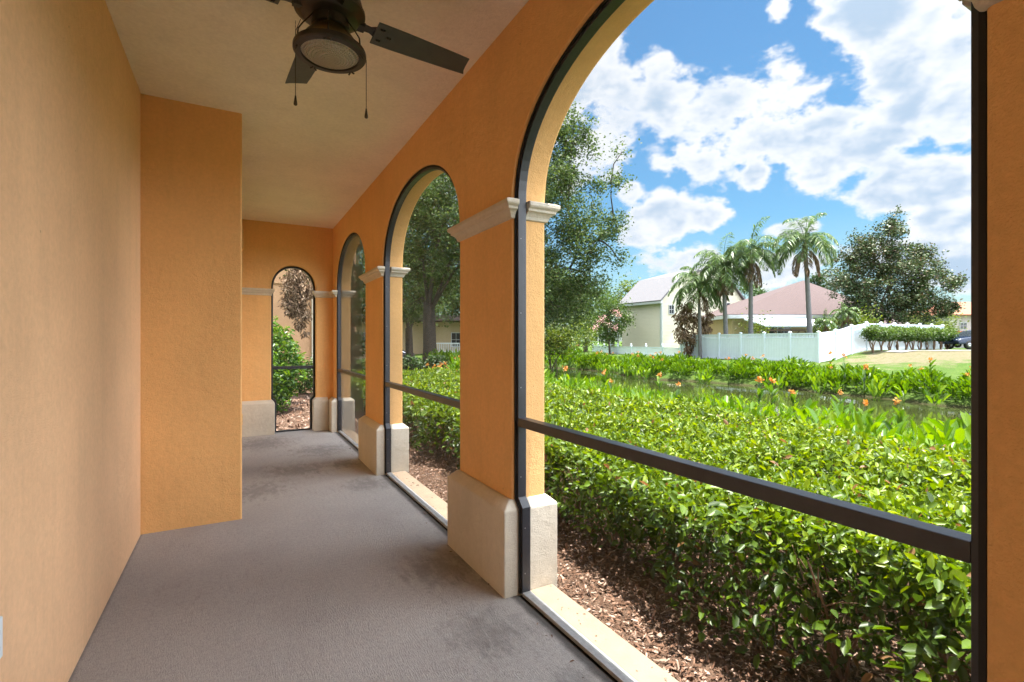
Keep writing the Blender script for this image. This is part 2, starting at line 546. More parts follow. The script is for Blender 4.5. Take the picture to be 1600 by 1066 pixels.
def leaves(pos, axis, normal, length, width, kind='oval', droop=None):
    """vectorised leaves. pos/axis/normal (N,3); length,width (N,)"""
    tv, tf = LEAF[kind]
    N = len(pos)
    ax = axis / (np.linalg.norm(axis, axis=1, keepdims=True) + 1e-9)
    sd = np.cross(ax, normal); sd /= (np.linalg.norm(sd, axis=1, keepdims=True) + 1e-9)
    nm = np.cross(sd, ax)
    L = length[:, None, None]; W = width[:, None, None]
    v = pos[:, None, :] + sd[:, None, :] * (tv[None, :, 0:1] * W) + ax[:, None, :] * (tv[None, :, 1:2] * L) + nm[:, None, :] * (tv[None, :, 2:3] * L)
    f = tf[None] + (np.arange(N) * len(tv))[:, None, None]
    return v.reshape(-1, 3), f.reshape(-1, tf.shape[1]), len(tv)


def rand_unit(n, r=rng):
    v = r.normal(size=(n, 3))
    return v / np.linalg.norm(v, axis=1, keepdims=True)


def foliage(name, pos, size, mat, parent=None, kind='oval', up=.6, ratio=.5, tone=None, r=rng, sizevar=.35, outward=None):
    n = len(pos)
    ax = rand_unit(n, r)
    if outward is not None:
        ax = ax * .8 + outward
    ax[:, 2] *= .7
    nm = rand_unit(n, r) * (1 - up) + np.array([0, 0, 1.0]) * up
    s = size * (1 + sizevar * (r.random(n) * 2 - 1))
    v, f, k = leaves(pos, ax, nm, s, s * ratio * (.85 + .3 * r.random(n)), kind)
    t = r.random(n) if tone is None else tone
    return np_mesh(name, v, f, mat, parent, np.repeat(t, k))


# ------------------------------------------------------------------ porch
XI, XO = 1.293, 1.506           # inner and outer face of the arcade wall
XL = -0.583                     # house wall
CEIL = 3.075
SPR, CRN = 2.10, 2.755
YE = 7.95                       # end wall
OPEN = [(-2.30, -0.34), (0.395, 2.315), (3.03, 5.02), (5.77, 7.70)]
NA = 40


def arch_pts(a, b, spr, crn, n=NA, e=2.0):
    """points from (a, spr) over the crown to (b, spr)"""
    c, h = (a + b) / 2, (b - a) / 2
    out = []
    for i in range(n + 1):
        t = PI - PI * i / n
        cx, sx = math.cos(t), math.sin(t)
        out.append((c + h * math.copysign(abs(cx) ** (2 / e), cx), spr + (crn - spr) * abs(sx) ** (2 / e)))
    return out


ARCH_E = 2.12


def arch_wall(name, axis, s0, s1, d0, d1, z1, openings, spr, crn, mat, parent, bevel=.012):
    """wall along an axis with arched openings; (s = along the wall, d = through it)"""
    bm = bmesh.new()

    def V(s, d, z):
        return bm.verts.new((d, s, z) if axis == 'y' else (s, d, z))

    def quad(a, b, c, d):
        bm.faces.new([V(*a), V(*b), V(*c), V(*d)])

    def panel(sa, za, sb, zb, sc, zc, sd, zd):
        for dd in (d0, d1):
            quad((sa, dd, za), (sb, dd, zb), (sc, dd, zc), (sd, dd, zd))
    cur = s0
    for a, b in openings:
        for z_a, z_b in ((0 - .2, spr), (spr, z1)):
            panel(cur, z_a, a, z_a, a, z_b, cur, z_b)
        ap = arch_pts(a, b, spr, crn, e=ARCH_E)
        quad((a, d0, -.2), (a, d1, -.2), (a, d1, spr), (a, d0, spr))
        quad((b, d0, -.2), (b, d1, -.2), (b, d1, spr), (b, d0, spr))
        for (p, q), (p2, q2) in zip(ap, ap[1:]):
            panel(p, q, p2, q2, p2, z1, p, z1)
            quad((p, d0, q), (p, d1, q), (p2, d1, q2), (p2, d0, q2))
        cur = b
    for z_a, z_b in ((-.2, spr), (spr, z1)):
        panel(cur, z_a, s1, z_a, s1, z_b, cur, z_b)
    for s in (s0, s1):
        quad((s, d0, -.2), (s, d1, -.2), (s, d1, spr), (s, d0, spr))
        quad((s, d0, spr), (s, d1, spr), (s, d1, z1), (s, d0, z1))
    o = bm_obj(name, bm, mat, parent, bevel=bevel)
    return o


def ring_solid(bm, x0, x1, y0, y1, prof, sx0=1, sx1=1, sy0=1, sy1=1):
    """stack of rectangles, each grown by its own offset on the chosen sides"""
    rings = []
    for off, z in prof:
        rings.append([bm.verts.new(c) for c in ((x0 - off * sx0, y0 - off * sy0, z), (x1 + off * sx1, y0 - off * sy0, z), (x1 + off * sx1, y1 + off * sy1, z), (x0 - off * sx0, y1 + off * sy1, z))])
    for a, b in zip(rings, rings[1:]):
        for k in range(4):
            bm.faces.new([a[k], a[(k + 1) % 4], b[(k + 1) % 4], b[k]])
    bm.faces.new(rings[0][::-1]); bm.faces.new(rings[-1])


CAP = [(.004, 2.008), (.012, 2.012), (.016, 2.028), (.024, 2.040), (.036, 2.050), (.044, 2.052), (.046, 2.066), (.056, 2.072), (.062, 2.080), (.062, 2.098), (.052, 2.104), (.004, 2.106)]
PLI = [(.055, -.08), (.055, .452), (.004, .496)]

# arcade
arcade = thing('arcade_wall', 'long orange stucco wall of tall screened arches on the garden side', 'wall', (XI, 3, 0))
arcade_off = Vector((-XI, -3, 0))


def inpar(o, par):
    """keep world placement of a child built in world coordinates"""
    o.parent = par
    o.location = -Vector(par.location)
    return o


inpar(arch_wall('wall_body', 'y', -3.2, YE, XI, XO, 3.30, OPEN, SPR, CRN, M['stucco'], None), arcade)
piers = [(-3.19, -2.30), (-.34, .395), (2.315, 3.03), (5.02, 5.77), (7.70, YE - .012)]
for i, (a, b) in enumerate(piers):
    last = i == len(piers) - 1
    first = i == 0
    bm = bmesh.new()
    ring_solid(bm, XI, 1.306, a, b, CAP, sx0=1, sx1=0, sy0=0 if first else 1, sy1=0 if last else 1)
    ring_solid(bm, 1.372, XO, a, b, CAP, sx0=0, sx1=1, sy0=0 if first else 1, sy1=0 if last else 1)
    inpar(bm_obj('capital', bm, M['stucco_cream'], None, weld=False, bevel=.003), arcade)
    bm = bmesh.new()
    ring_solid(bm, XI - .015, XO, a, b, PLI, sy0=0 if first else .8, sy1=0 if last else .8)
    inpar(bm_obj('plinth', bm, M['stucco_cream'], None, weld=False, bevel=.007), arcade)
M['ledge'] = mat_plain('painted_curb', (.29, .215, .15), .8, 0, .2, 9, .4, 120, 5, .3, (.22, .17, .125), .004, 'Object')
for a, b in OPEN:
    bm = bmesh.new()
    box(bm, 1.375, 1.522, a + .047, b - .047, -.16, .012)
    inpar(bm_obj('ledge', bm, M['ledge'], None, weld=False, bevel=.008), arcade)


def sweep2d(bm, path, t, d0, d1, axis, closed=False):
    """flat bar of thickness t laid inside a path in the wall plane, between depths d0 and d1"""
    n = len(path)
    inner = []
    for i in range(n):
        p = Vector(path[i])
        a = Vector(path[i - 1]) if i > 0 else None
        b = Vector(path[i + 1]) if i < n - 1 else None
        d1_ = (p - a).normalized() if a is not None else (b - p).normalized()
        d2_ = (b - p).normalized() if b is not None else d1_
        n1 = Vector((d1_.y, -d1_.x)); n2 = Vector((d2_.y, -d2_.x))
        mi = (n1 + n2).normalized()
        mi = mi / max(.4, mi.dot(n1))
        inner.append(p + mi * t)

    def V(s, d):
        return bm.verts.new((d, s[0], s[1]) if axis == 'y' else (s[0], d, s[1]))
    rings = []
    for p, q in zip(path, inner):
        rings.append([V(p, d0), V(p, d1), V(q, d1), V(q, d0)])
    for r0, r1 in zip(rings, rings[1:]):
        for k in range(4):
            bm.faces.new([r0[k], r0[(k + 1) % 4], r1[(k + 1) % 4], r1[k]])
    bm.faces.new(rings[0][::-1]); bm.faces.new(rings[-1])
    return inner


def screen_unit(a, b, spr, crn, d0, d1, axis, label, jog=.0445, rail=(.892, .938), bottom='track', n=NA):
    mid = (a + b) / 2
    base = Vector(((d0 + d1) / 2, mid, 0)) if axis == 'y' else Vector((mid, (d0 + d1) / 2, 0))
    t = thing('screen_panel', label, 'screen', base, 0, 'screened arch panels')
    e = .002
    path = [(a + jog + e, .012), (a + jog + e, .456), (a + e, .500)] + [(p, q) for p, q in arch_pts(a + e, b - e, spr, crn - e, n, ARCH_E)] + [(b - e, .500), (b - jog - e, .456), (b - jog - e, .012)]
    bm = bmesh.new()
    inner = sweep2d(bm, path, .027, d0, d1, axis)
    inpar(bm_obj('frame', bm, M['bronze'], None, weld=False, bevel=.002), t)
    bm = bmesh.new()
    sweep2d(bm, path, .012, d0 - .009, d0, axis)
    inpar(bm_obj('gasket', bm, M['gasket'], None, weld=False), t)
    lo, hi = a + jog + .029, b - jog - .029

    def dims(s0, s1, dd0, dd1, z0, z1):
        return (dd0, dd1, s0, s1, z0, z1) if axis == 'y' else (s0, s1, dd0, dd1, z0, z1)
    inpar(add_box_obj('sill_track', dims(lo, hi, d0, d1, .003, .022), M['track'] if bottom == 'track' else M['bronze'], None, .002), t)
    inpar(add_box_obj('rail', dims(a + .029, b - .029, d0 - .002, d1 + .002, *rail), M['bronze'], None, .0025), t)
    bm = bmesh.new()
    dm = (d0 + d1) / 2 + .012
    vs = []
    for s, z in inner:
        vs.append(bm.verts.new((dm, s, z) if axis == 'y' else (s, dm, z)))
    bm.faces.new(vs)
    o = inpar(bm_obj('mesh_screen', bm, M['screen'], None, weld=False), t)
    # little screws down the uprights
    bm = bmesh.new()
    if axis == 'y':
        for z in (.12, .36, .62, 1.1, 1.5, 1.9):
            s = b - .029 - (jog if z < .46 else 0)
            mtx = Matrix.Translation((d0 + .016, s, z)) @ Matrix.Rotation(R(90), 4, 'X')
            bmesh.ops.create_cone(bm, cap_ends=True, segments=8, radius1=.0035, radius2=.003, depth=.003, matrix=mtx)
            inpar(bm_obj('screw', bm, M['track'], None, weld=False), t)
            bm = bmesh.new()
        bm.free()
    return t


scr_labels = ['screened arch panel behind the camera', 'large screened arch panel in the foreground, framing the houses and sky',
              'middle screened arch panel framing the oak tree trunk', 'far narrow-looking screened arch panel beside the end wall, grey in shade']
for i, (a, b) in enumerate(OPEN):
    if i == 0: continue
    screen_unit(a, b, SPR, CRN, 1.316, 1.366, 'y', scr_labels[i])

# end wall with its own small arch
XA, XB = .4387, 1.0485
endw = thing('end_wall', 'orange end wall of the porch pierced by one small narrow arch', 'wall', (.6, YE, 0))
inpar(arch_wall('wall_body', 'x', -3.0, XO + .01, YE, YE + .21, 3.30, [(XA, XB)], 2.12, 2.47, M['stucco'], None), endw)
for (x0, x1, s0, s1) in ((.05, XA, 0, 1), (XB, XI - .016, 1, 0)):
    bm = bmesh.new()
    ring_solid(bm, x0, x1, YE, YE + .075, CAP, sy1=0, sx0=s0 * .7, sx1=s1 * .7)
    inpar(bm_obj('capital', bm, M['stucco_cream'], None, weld=False, bevel=.003), endw)
    bm = bmesh.new()
    ring_solid(bm, x0, x1 - (0 if s1 else .062), YE - .01, YE + .21, PLI, sy1=1, sx0=s0 * .8, sx1=s1 * .8)
    inpar(bm_obj('plinth', bm, M['stucco_cream'], None, weld=False, bevel=.007), endw)
screen_unit(XA, XB, 2.12, 2.47, YE + .09, YE + .14, 'x', 'small narrow screened arch panel in the end wall, showing a green shrub', jog=.0445, rail=(.93, .975), bottom='dark', n=24)

# house wall, projecting block, ceiling, floor
hw = bmesh.new(); box(hw, XL - .22, XL, -3.2, 4.26, -.2, 3.30)
house_wall = bm_obj('house_wall', hw, M['stucco_pale'], bevel=.01)
props(house_wall, 'long smooth peach stucco wall on the left of the porch', 'wall')
bk = bmesh.new(); box(bk, XL - .22, .036, 4.262, YE - .002, -.2, 3.30)
block = bm_obj('projecting_wall', bk, M['stucco'], bevel=.012, seg=3)
props(block, 'orange stucco wall block projecting into the porch from the left', 'wall')
bw = bmesh.new(); box(bw, -.80, XO + .01, -3.4, -3.2, -.2, 3.3)
props(bm_obj('back_wall', bw, M['stucco']), 'plain orange stucco wall closing the porch behind the camera', 'wall')
cl = bmesh.new(); box(cl, XL + .001, XI - .001, -3.19, YE - .001, CEIL, 3.29)
props(bm_obj('ceiling', cl, M['ceiling'], weld=False), kind='structure')
rf = bmesh.new(); box(rf, XL - .6, XO + .02, -3.45, YE + .22, 3.303, 3.6)
props(bm_obj('roof', rf, M['ceiling'], weld=False), kind='structure')
fl = bmesh.new(); box(fl, XL - .1, XI + .012, -3.25, YE + .20, -.25, 0)
props(bm_obj('porch_floor', fl, M['floor'], weld=False), kind='structure')
dl = bmesh.new(); box(dl, XI + .012, 1.375, -3.25, YE, -.25, -.006)
props(bm_obj('floor_edge', dl, M['gasket'], weld=False), kind='structure')

M['white_plastic'] = mat_plain('white_plastic', (.75, .80, .85), .35)


def plate(name, label, cat, x, y0, y1, z0, z1, d, mat, slots=True):
    t = thing(name, label, cat, (x, (y0 + y1) / 2, z0))
    inpar(add_box_obj('cover', (x, x + d, y0, y1, z0, z1), mat, None, .004), t)
    if slots:
        ym = (y0 + y1) / 2
        for zc in (z0 + (z1 - z0) * .3, z0 + (z1 - z0) * .7):
            bm = bmesh.new()
            box(bm, x + d, x + d + .0015, ym - .011, ym - .006, zc - .006, zc + .006)
            box(bm, x + d, x + d + .0015, ym + .006, ym + .011, zc - .006, zc + .006)
            inpar(bm_obj('socket', bm, M['gasket'], None, weld=False), t)
    return t


plate('outlet_cover', 'white electrical cover at the left edge, low on the house wall', 'outlet', XL, 1.825, 1.902, .467, .582, .012, M['white_plastic'])
plate('wall_outlet', 'small orange-painted outlet low on the far side of the projecting block', 'outlet', .036, 6.2, 6.28, .42, .54, .022, M['stucco'])
plate('alarm_box', 'orange-painted box high on the far side of the projecting block', 'wall box', .036, 6.2, 6.34, 2.38, 2.58, .035, M['stucco'], False)

# ------------------------------------------------------------------ ceiling fan
M['fan_bronze'] = mat_plain('oil_rubbed_bronze', (.060, .048, .040), .38, .5, .3, 30)
M['fan_blade'] = mat_plain('dark_fan_blade', (.075, .080, .076), .45, 0, .35, 12, .15, 40, 4)
M['bell'] = mat_plain('bell_brass', (.22, .15, .06), .36, .75, .35, 14)
M['chain'] = mat_plain('chain_metal', (.06, .045, .03), .4, .7)


def mat_lens():
    m_, n, l, b = new_mat('prismatic_glass')
    b.inputs['Base Color'].default_value = (.86, .78, .68, 1)
    b.inputs['Roughness'].default_value = .22
    tc = n.new('ShaderNodeTexCoord')
    sep = n.new('ShaderNodeSeparateXYZ'); l.new(tc.outputs['Object'], sep.inputs[0])

    def mm(op, a, b_=None):
        x = n.new('ShaderNodeMath'); x.operation = op
        for i, v in enumerate((a, b_)):
            if v is None: continue
            if isinstance(v, (int, float)): x.inputs[i].default_value = v
            else: l.new(v, x.inputs[i])
        return x.outputs[0]
    ln = n.new('ShaderNodeVectorMath'); ln.operation = 'LENGTH'
    mp = n.new('ShaderNodeMapping'); mp.inputs['Scale'].default_value = (1, 1, 0)
    l.new(tc.outputs['Object'], mp.inputs[0]); l.new(mp.outputs[0], ln.inputs[0])
    rr = mm('SINE', mm('MULTIPLY', ln.outputs['Value'], 2 * PI / .0125))
    an = mm('SINE', mm('MULTIPLY', mm('ARCTAN2', sep.outputs['Y'], sep.outputs['X']), 44))
    h = mm('ADD', rr, mm('MULTIPLY', an, .6))
    bp = n.new('ShaderNodeBump'); bp.inputs['Strength'].default_value = 1; bp.inputs['Distance'].default_value = .012
    l.new(h, bp.inputs['Height']); l.new(bp.outputs[0], b.inputs['Normal'])
    return m_


M['lens'] = mat_lens()
FC = Vector((.352, 2.235, 0))
fan = thing('ceiling_fan', 'dark bronze ceiling fan with four grey blades and a round caged lamp', 'ceiling fan', (FC.x, FC.y, CEIL - .035))


def fan_lathe(name, prof, mat, par=fan, seg=56, smooth=True, bevel=0):
    bm = bmesh.new(); lathe(bm, prof, seg=seg)
    o = bm_obj(name, bm, mat, par, smooth=smooth)
    if smooth:
        for p in o.data.polygons: p.use_smooth = True
        o.data.set_sharp_from_angle(angle=R(32))
    return o


fan_lathe('canopy', [(0, .034), (.078, .034), (.078, -.012), (.066, -.030), (.040, -.052), (.016, -.058), (.016, -.07)], M['fan_bronze'])
fan_lathe('down_rod', [(.013, -.05), (.013, -.17), (.022, -.17), (.030, -.19)], M['fan_bronze'])
fan_lathe('motor_housing', [(0, -.175), (.05, -.178), (.10, -.190), (.128, -.215), (.136, -.245), (.136, -.262), (.145, -.266), (.145, -.278), (.132, -.285), (.118, -.300), (.108, -.306), (.0, -.306)], M['fan_bronze'])
lamp = fan_lathe('lamp_housing', [(0, -.300), (.062, -.302), (.066, -.335), (.066, -.352), (.078, -.362), (.100, -.385), (.118, -.412), (.126, -.436), (.130, -.440)], M['bell'])
fan_lathe('collar', [(.070, -.306), (.078, -.309), (.078, -.347), (.070, -.350)], M['fan_bronze'], lamp)
fan_lathe('lamp_ring', [(.126, -.432), (.146, -.434), (.149, -.441), (.149, -.455), (.144, -.461), (.120, -.463), (.118, -.457), (.118, -.445)], M['fan_bronze'], lamp)
fan_lathe('lens', [(.119, -.452), (.108, -.4615), (.09, -.469), (.065, -.475), (.035, -.479), (.012, -.480), (0, -.480)], M['lens'], lamp)
bm = bmesh.new()
for k in range(6):
    a = R(60 * k + 18)
    c, s = math.cos(a), math.sin(a)
    tube(bm, [(c * .08, s * .08, -.318), (c * .095, s * .095, -.34), (c * .118, s * .118, -.372), (c * .138, s * .138, -.405), (c * .142, s * .142, -.437)], .0032, 6)
    bm_obj('cage_bar', bm, M['fan_bronze'], lamp, smooth=True, weld=False)
    bm = bmesh.new()
for k in range(5):
    a = R(72 * k + 40)
    c, s = math.cos(a), math.sin(a)
    for w in (-.35, .35):
        cc, ss = math.cos(a + w * .12), math.sin(a + w * .12)
        tube(bm, [(cc * .134, ss * .134, -.459), (cc * .137, ss * .137, -.4665), (math.cos(a + w * .3) * .139, math.sin(a + w * .3) * .139, -.471)], [.0035, .0030, .0042], 7)
    bm_obj('thumb_screw', bm, M['fan_bronze'], lamp, smooth=True, weld=False)
    bm = bmesh.new()
BZ = -.292


def blade_bm():
    bm = bmesh.new()
    # outline in (along, across); slightly tapering, clipped tip with a shallow hollow
    L0, L1 = .195, .685
    top, bot = [], []
    pts = [(L0, .066), (L0 + .10, .066), (L0 + .25, .062), (L0 + .40, .057), (L1, .053)]
    pts2 = [(L1 - .020, -.030), (L1 - .016, 0), (L1 - .010, .03)]
    low = [(L1 - .024, -.053), (L0 + .40, -.057), (L0 + .25, -.062), (L0 + .10, -.066), (L0, -.066)]
    outline = pts + [(L1 - .012, .030), (L1 - .018, .0), (L1 - .022, -.03)] + low
    vt = [bm.verts.new((x, y, .003)) for x, y in outline]
    vb = [bm.verts.new((x, y, -.003)) for x, y in outline]
    bm.faces.new(vt); bm.faces.new(vb[::-1])
    for k in range(len(outline)):
        k2 = (k + 1) % len(outline)
        bm.faces.new([vt[k], vb[k], vb[k2], vt[k2]])
    return bm


b0 = i0 = s0 = None
for k in range(4):
    ang = R(6 + 90 * k)
    if k == 0:
        b0 = bm_obj('blade', blade_bm(), M['fan_blade'], fan, bevel=.0012, weld=False)
        bm = bmesh.new()
        bmv = [(.118, -.022, -.002), (.118, .022, -.002), (.175, .018, -.004), (.235, .050, -.0045), (.262, .0, -.0045), (.235, -.050, -.0045), (.175, -.018, -.004)]
        vt = [bm.verts.new((x, y, z + .012)) for x, y, z in bmv]; vb = [bm.verts.new((x, y, z + .0075)) for x, y, z in bmv]
        bm.faces.new(vt); bm.faces.new(vb[::-1])
        for q in range(len(bmv)):
            q2 = (q + 1) % len(bmv)
            bm.faces.new([vt[q], vb[q], vb[q2], vt[q2]])
        box(bm, .10, .150, -.020, .020, -.006, .0135)
        i0 = bm_obj('blade_iron', bm, M['fan_bronze'], b0, weld=False, bevel=.001)
        s0 = []
        for (x, y) in ((.222, .034), (.222, -.034), (.262, .0)):
            bm = bmesh.new()
            for q in (-1, 1):
                mtx = Matrix.Translation((x + .004 * q, y, -.006)) @ Matrix.Rotation(R(40 * q), 4, 'Y')
                bmesh.ops.create_cone(bm, cap_ends=True, segments=10, radius1=.0035, radius2=.006, depth=.009, matrix=mtx)
            s0.append(bm_obj('blade_screw', bm, M['fan_bronze'], b0, weld=False, smooth=True))
        o = b0
    else:
        o = b0.copy(); COL.objects.link(o); o.parent = fan
        for ch in (i0, *s0):
            c = ch.copy(); COL.objects.link(c); c.parent = o
    o.rotation_euler = (R(-11), 0, ang)
    o.rotation_mode = 'XYZ'
    o.location = (0, 0, BZ)
for (dx, dy, z0, z1) in ((-.128, .10, -.29, -.62), (.147, -.025, -.452, -.665)):
    bm = bmesh.new()
    if z0 > -.4:
        tube(bm, [(dx * .85, dy * .85, z0), (dx * 1.0, dy * 1.0, z0 - .05), (dx, dy, z1)], .0014, 6)
    else:
        tube(bm, [(dx, dy, z0), (dx, dy, z1)], .0014, 6)
    n = int((z0 - z1) / .006)
    for q in range(0, n):
        bmesh.ops.create_icosphere(bm, subdivisions=1, radius=.0022, matrix=Matrix.Translation((dx, dy, z1 + q * .006)))
    ch = bm_obj('pull_chain', bm, M['chain'], fan, weld=False)
    bm = bmesh.new(); lathe(bm, [(0, 0), (.003, -.001), (.004, -.010), (.0075, -.034), (.0075, -.040), (.005, -.043), (0, -.043)], dx, dy, z1, 14)
    bm_obj('pull_knob', bm, M['chain'], ch, smooth=True)


# ------------------------------------------------------------------ terrain, canal, paths
def sm(t):
    t = np.clip(t, 0, 1)
    return t * t * (3 - 2 * t)


WATER_Z = -0.55


def near_shore(y):
    return 7.3 + 3.6 * sm((y - 11) / 9) + .35 * np.sin(y * .9) + .2 * np.sin(y * 2.3)


def far_shore(y):
    return 18.7 + 1.8 * sm((y - 18) / 14) - 6.0 * sm((y - 42) / 16) + .5 * np.sin(y * .55 + 1) + .25 * np.sin(y * 1.7)


def terrain_z(x, y):
    x = np.asarray(x, dtype=float); y = np.asarray(y, dtype=float)
    n = near_shore(y); f = far_shore(y)
    zn = -.14 - .03 * sm((x - 3) / 3) - .75 * sm((x - (n - 1.6)) / 2.6)
    zf = -.95 + .62 * sm((x - (f - 1.2)) / 2.0) + .33 * sm((x - f) / 5.5)
    zf = zf + .70 * np.maximum(sm((x - 31.5) / 6), sm((x - 24) / 12) * sm((17 - y) / 5)) * sm((26 - y) / 6)
    mid = (n + f) / 2
    z = np.where(x < mid, zn, zf)
    w = sm((y - 55) / 10)
    z = z * (1 - w) + (-.1) * w
    z = z + .015 * np.sin(x * 1.3 + y * .7) * np.cos(y * 1.1 - x * .4)
    return z


def grid_mesh(name, xs, ys, zf, mat, smooth=True):
    X, Y = np.meshgrid(xs, ys, indexing='ij')
    Z = zf(X, Y)
    v = np.stack([X, Y, Z], -1).reshape(-1, 3)
    nx, ny = len(xs), len(ys)
    i = np.arange(nx - 1)[:, None] * ny + np.arange(ny - 1)[None]
    f = np.stack([i, i + ny, i + ny + 1, i + 1], -1).reshape(-1, 4)
    return np_mesh(name, v, f, mat, smooth=smooth)


def mat_lawn():
    m_, n, l, b = new_mat('lawn_grass')
    b.inputs['Roughness'].default_value = .95
    b.inputs['Specular IOR Level'].default_value = .15
    geo = n.new('ShaderNodeNewGeometry'); P = geo.outputs['Position']
    sep = n.new('ShaderNodeSeparateXYZ'); l.new(P, sep.inputs[0])

    def nz(scale, det, rough=.6):
        t = n.new('ShaderNodeTexNoise'); t.inputs['Scale'].default_value = scale; t.inputs['Detail'].default_value = det
        t.inputs['Roughness'].default_value = rough
        l.new(P, t.inputs['Vector']); return t.outputs['Fac']

    def mm(op, a, b_=None, clamp=False):
        x = n.new('ShaderNodeMath'); x.operation = op; x.use_clamp = clamp
        for i, v in enumerate((a, b_)):
            if v is None: continue
            if isinstance(v, (int, float)): x.inputs[i].default_value = v
            else: l.new(v, x.inputs[i])
        return x.outputs[0]

    def rngm(v, a, b_):
        x = n.new('ShaderNodeMapRange'); x.interpolation_type = 'SMOOTHSTEP'
        x.inputs['From Min'].default_value = a; x.inputs['From Max'].default_value = b_
        l.new(v, x.inputs['Value']); return x.outputs['Result']

    def mixc(f, A, B):
        x = n.new('ShaderNodeMix'); x.data_type = 'RGBA'
        if isinstance(f, (int, float)): x.inputs['Factor'].default_value = f
        else: l.new(f, x.inputs['Factor'])
        for k_, v in (('A', A), ('B', B)):
            if isinstance(v, tuple): x.inputs[k_].default_value = (*v, 1)
            else: l.new(v, x.inputs[k_])
        return x.outputs['Result']
    g = mixc(rngm(nz(1.5, 5), .3, .7), (.060, .115, .016), (.095, .15, .028))
    g = mixc(rngm(nz(14, 5, .7), .4, .7), g, (.04, .075, .014))
    # worn dry patch on the rise beside the road
    d = n.new('ShaderNodeVectorMath'); d.operation = 'DISTANCE'
    mp = n.new('ShaderNodeMapping'); mp.inputs['Scale'].default_value = (1, 1.9, 0)
    l.new(P, mp.inputs[0]); l.new(mp.outputs[0], d.inputs[0]); d.inputs[1].default_value = (37, 12.6 * 1.9, 0)
    dry = mm('ADD', mm('SUBTRACT', 1.0, mm('DIVIDE', d.outputs['Value'], 12.0)), mm('MULTIPLY', mm('SUBTRACT', nz(.9, 6, .65), .5), 1.4))
    dr = mixc(rngm(nz(6, 6, .7), .35, .65), (.20, .155, .11), (.12, .12, .055))
    g = mixc(mm('MULTIPLY', rngm(dry, .12, .42), .92), g, dr)
    # wet mud at the waterline
    mud = rngm(mm('ADD', sep.outputs['Z'], mm('MULTIPLY', nz(3, 4), .12)), -.36, -.50)
    g = mixc(mud, g, (.05, .045, .02))
    l.new(g, b.inputs['Base Color'])
    bp = n.new('ShaderNodeBump'); bp.inputs['Strength'].default_value = 1; bp.inputs['Distance'].default_value = .06
    l.new(nz(30, 4, .75), bp.inputs['Height']); l.new(bp.outputs[0], b.inputs['Normal'])
    return m_


M['lawn'] = mat_lawn()
xs = np.concatenate([[-900, -300, -120, -60, -30, -15, -8], np.arange(-4, 56, .4), [58, 62, 70, 85, 110, 160, 260, 500, 1200]])
ys = np.concatenate([[-900, -300, -120, -50, -25, -12], np.arange(-8, 62, .5), [64, 68, 75, 90, 120, 180, 300, 600, 1400]])
props(grid_mesh('ground', xs, ys, terrain_z, M['lawn']), kind='structure')


def mat_water():
    m_, n, l, b = new_mat('still_canal_water')
    b.inputs['Base Color'].default_value = (.030, .034, .012, 1)
    b.inputs['Roughness'].default_value = .04
    b.inputs['IOR'].default_value = 1.33
    b.inputs['Specular IOR Level'].default_value = .8
    geo = n.new('ShaderNodeNewGeometry')
    t = n.new('ShaderNodeTexNoise'); t.inputs['Scale'].default_value = 2.2; t.inputs['Detail'].default_value = 3
    l.new(geo.outputs['Position'], t.inputs['Vector'])
    bp = n.new('ShaderNodeBump'); bp.inputs['Strength'].default_value = .12; bp.inputs['Distance'].default_value = .05
    l.new(t.outputs['Fac'], bp.inputs['Height']); l.new(bp.outputs[0], b.inputs['Normal'])
    return m_


M['water'] = mat_water()
bm = bmesh.new()
wv = [bm.verts.new(c) for c in ((5.5, -60, WATER_Z), (24, -60, WATER_Z), (24, 62, WATER_Z), (5.5, 62, WATER_Z))]
bm.faces.new(wv)
props(bm_obj('canal_water', bm, M['water'], weld=False), kind='structure')

M['mulch'] = mat_plain('mulch_soil', (.20, .125, .085), .95, 0, .4, 55, 1, 70, 6, .2, (.045, .027, .018), .03)
M['chips'] = mat_leaf('mulch_chips', (.07, .038, .024), (.19, .105, .068), (.42, .31, .25), .9, 0, .2)
props(grid_mesh('mulch_bed', np.arange(1.40, 5.3, .12), np.arange(-3.4, 12.6, .12), lambda X, Y: terrain_z(X, Y) + .012 + .012 * np.sin(X * 9 + Y * 4) * np.sin(Y * 7 - X * 3), M['mulch']), kind='structure')
props(grid_mesh('mulch_path', np.arange(-1.2, 2.6, .12), np.arange(8.17, 15.5, .12), lambda X, Y: terrain_z(X, Y) + .028 + .012 * np.sin(X * 9 + Y * 4) * np.sin(Y * 7 - X * 3), M['mulch']), kind='structure')


def chips(name, n, x0, x1, y0, y1, lift, r, size=.026, ybias=1.0):
    x = x0 + (x1 - x0) * r.random(n); y = y0 + (y1 - y0) * r.random(n) ** ybias
    z = terrain_z(x, y) + lift + .018 * r.random(n)
    ax = rand_unit(n, r); ax[:, 2] *= .35
    nm = rand_unit(n, r) * .45 + np.array([0, 0, 1.0])
    s = size * (.4 + 1.9 * r.random(n) ** 2)
    v, f, k = leaves(np.stack([x, y, z], -1), ax, nm, s, s * (.14 + .34 * r.random(n) ** 1.5), 'card')
    o = np_mesh(name, v, f, M['chips'], tone=np.repeat(r.random(n) ** 1.3, k))
    return props(o, kind='stuff')


props(chips('wood_chips', 95000, 1.525, 3.4, -.5, 9, .014, np.random.default_rng(3), .019, ybias=1.7), 'brown wood chip mulch strewn between the curb and the hedge', 'mulch')
props(chips('leaf_litter', 9000, -.8, 2.2, 8.18, 13.5, .034, np.random.default_rng(4), .045), 'pale dry leaf litter on the shady path beyond the end wall', 'leaf litter')

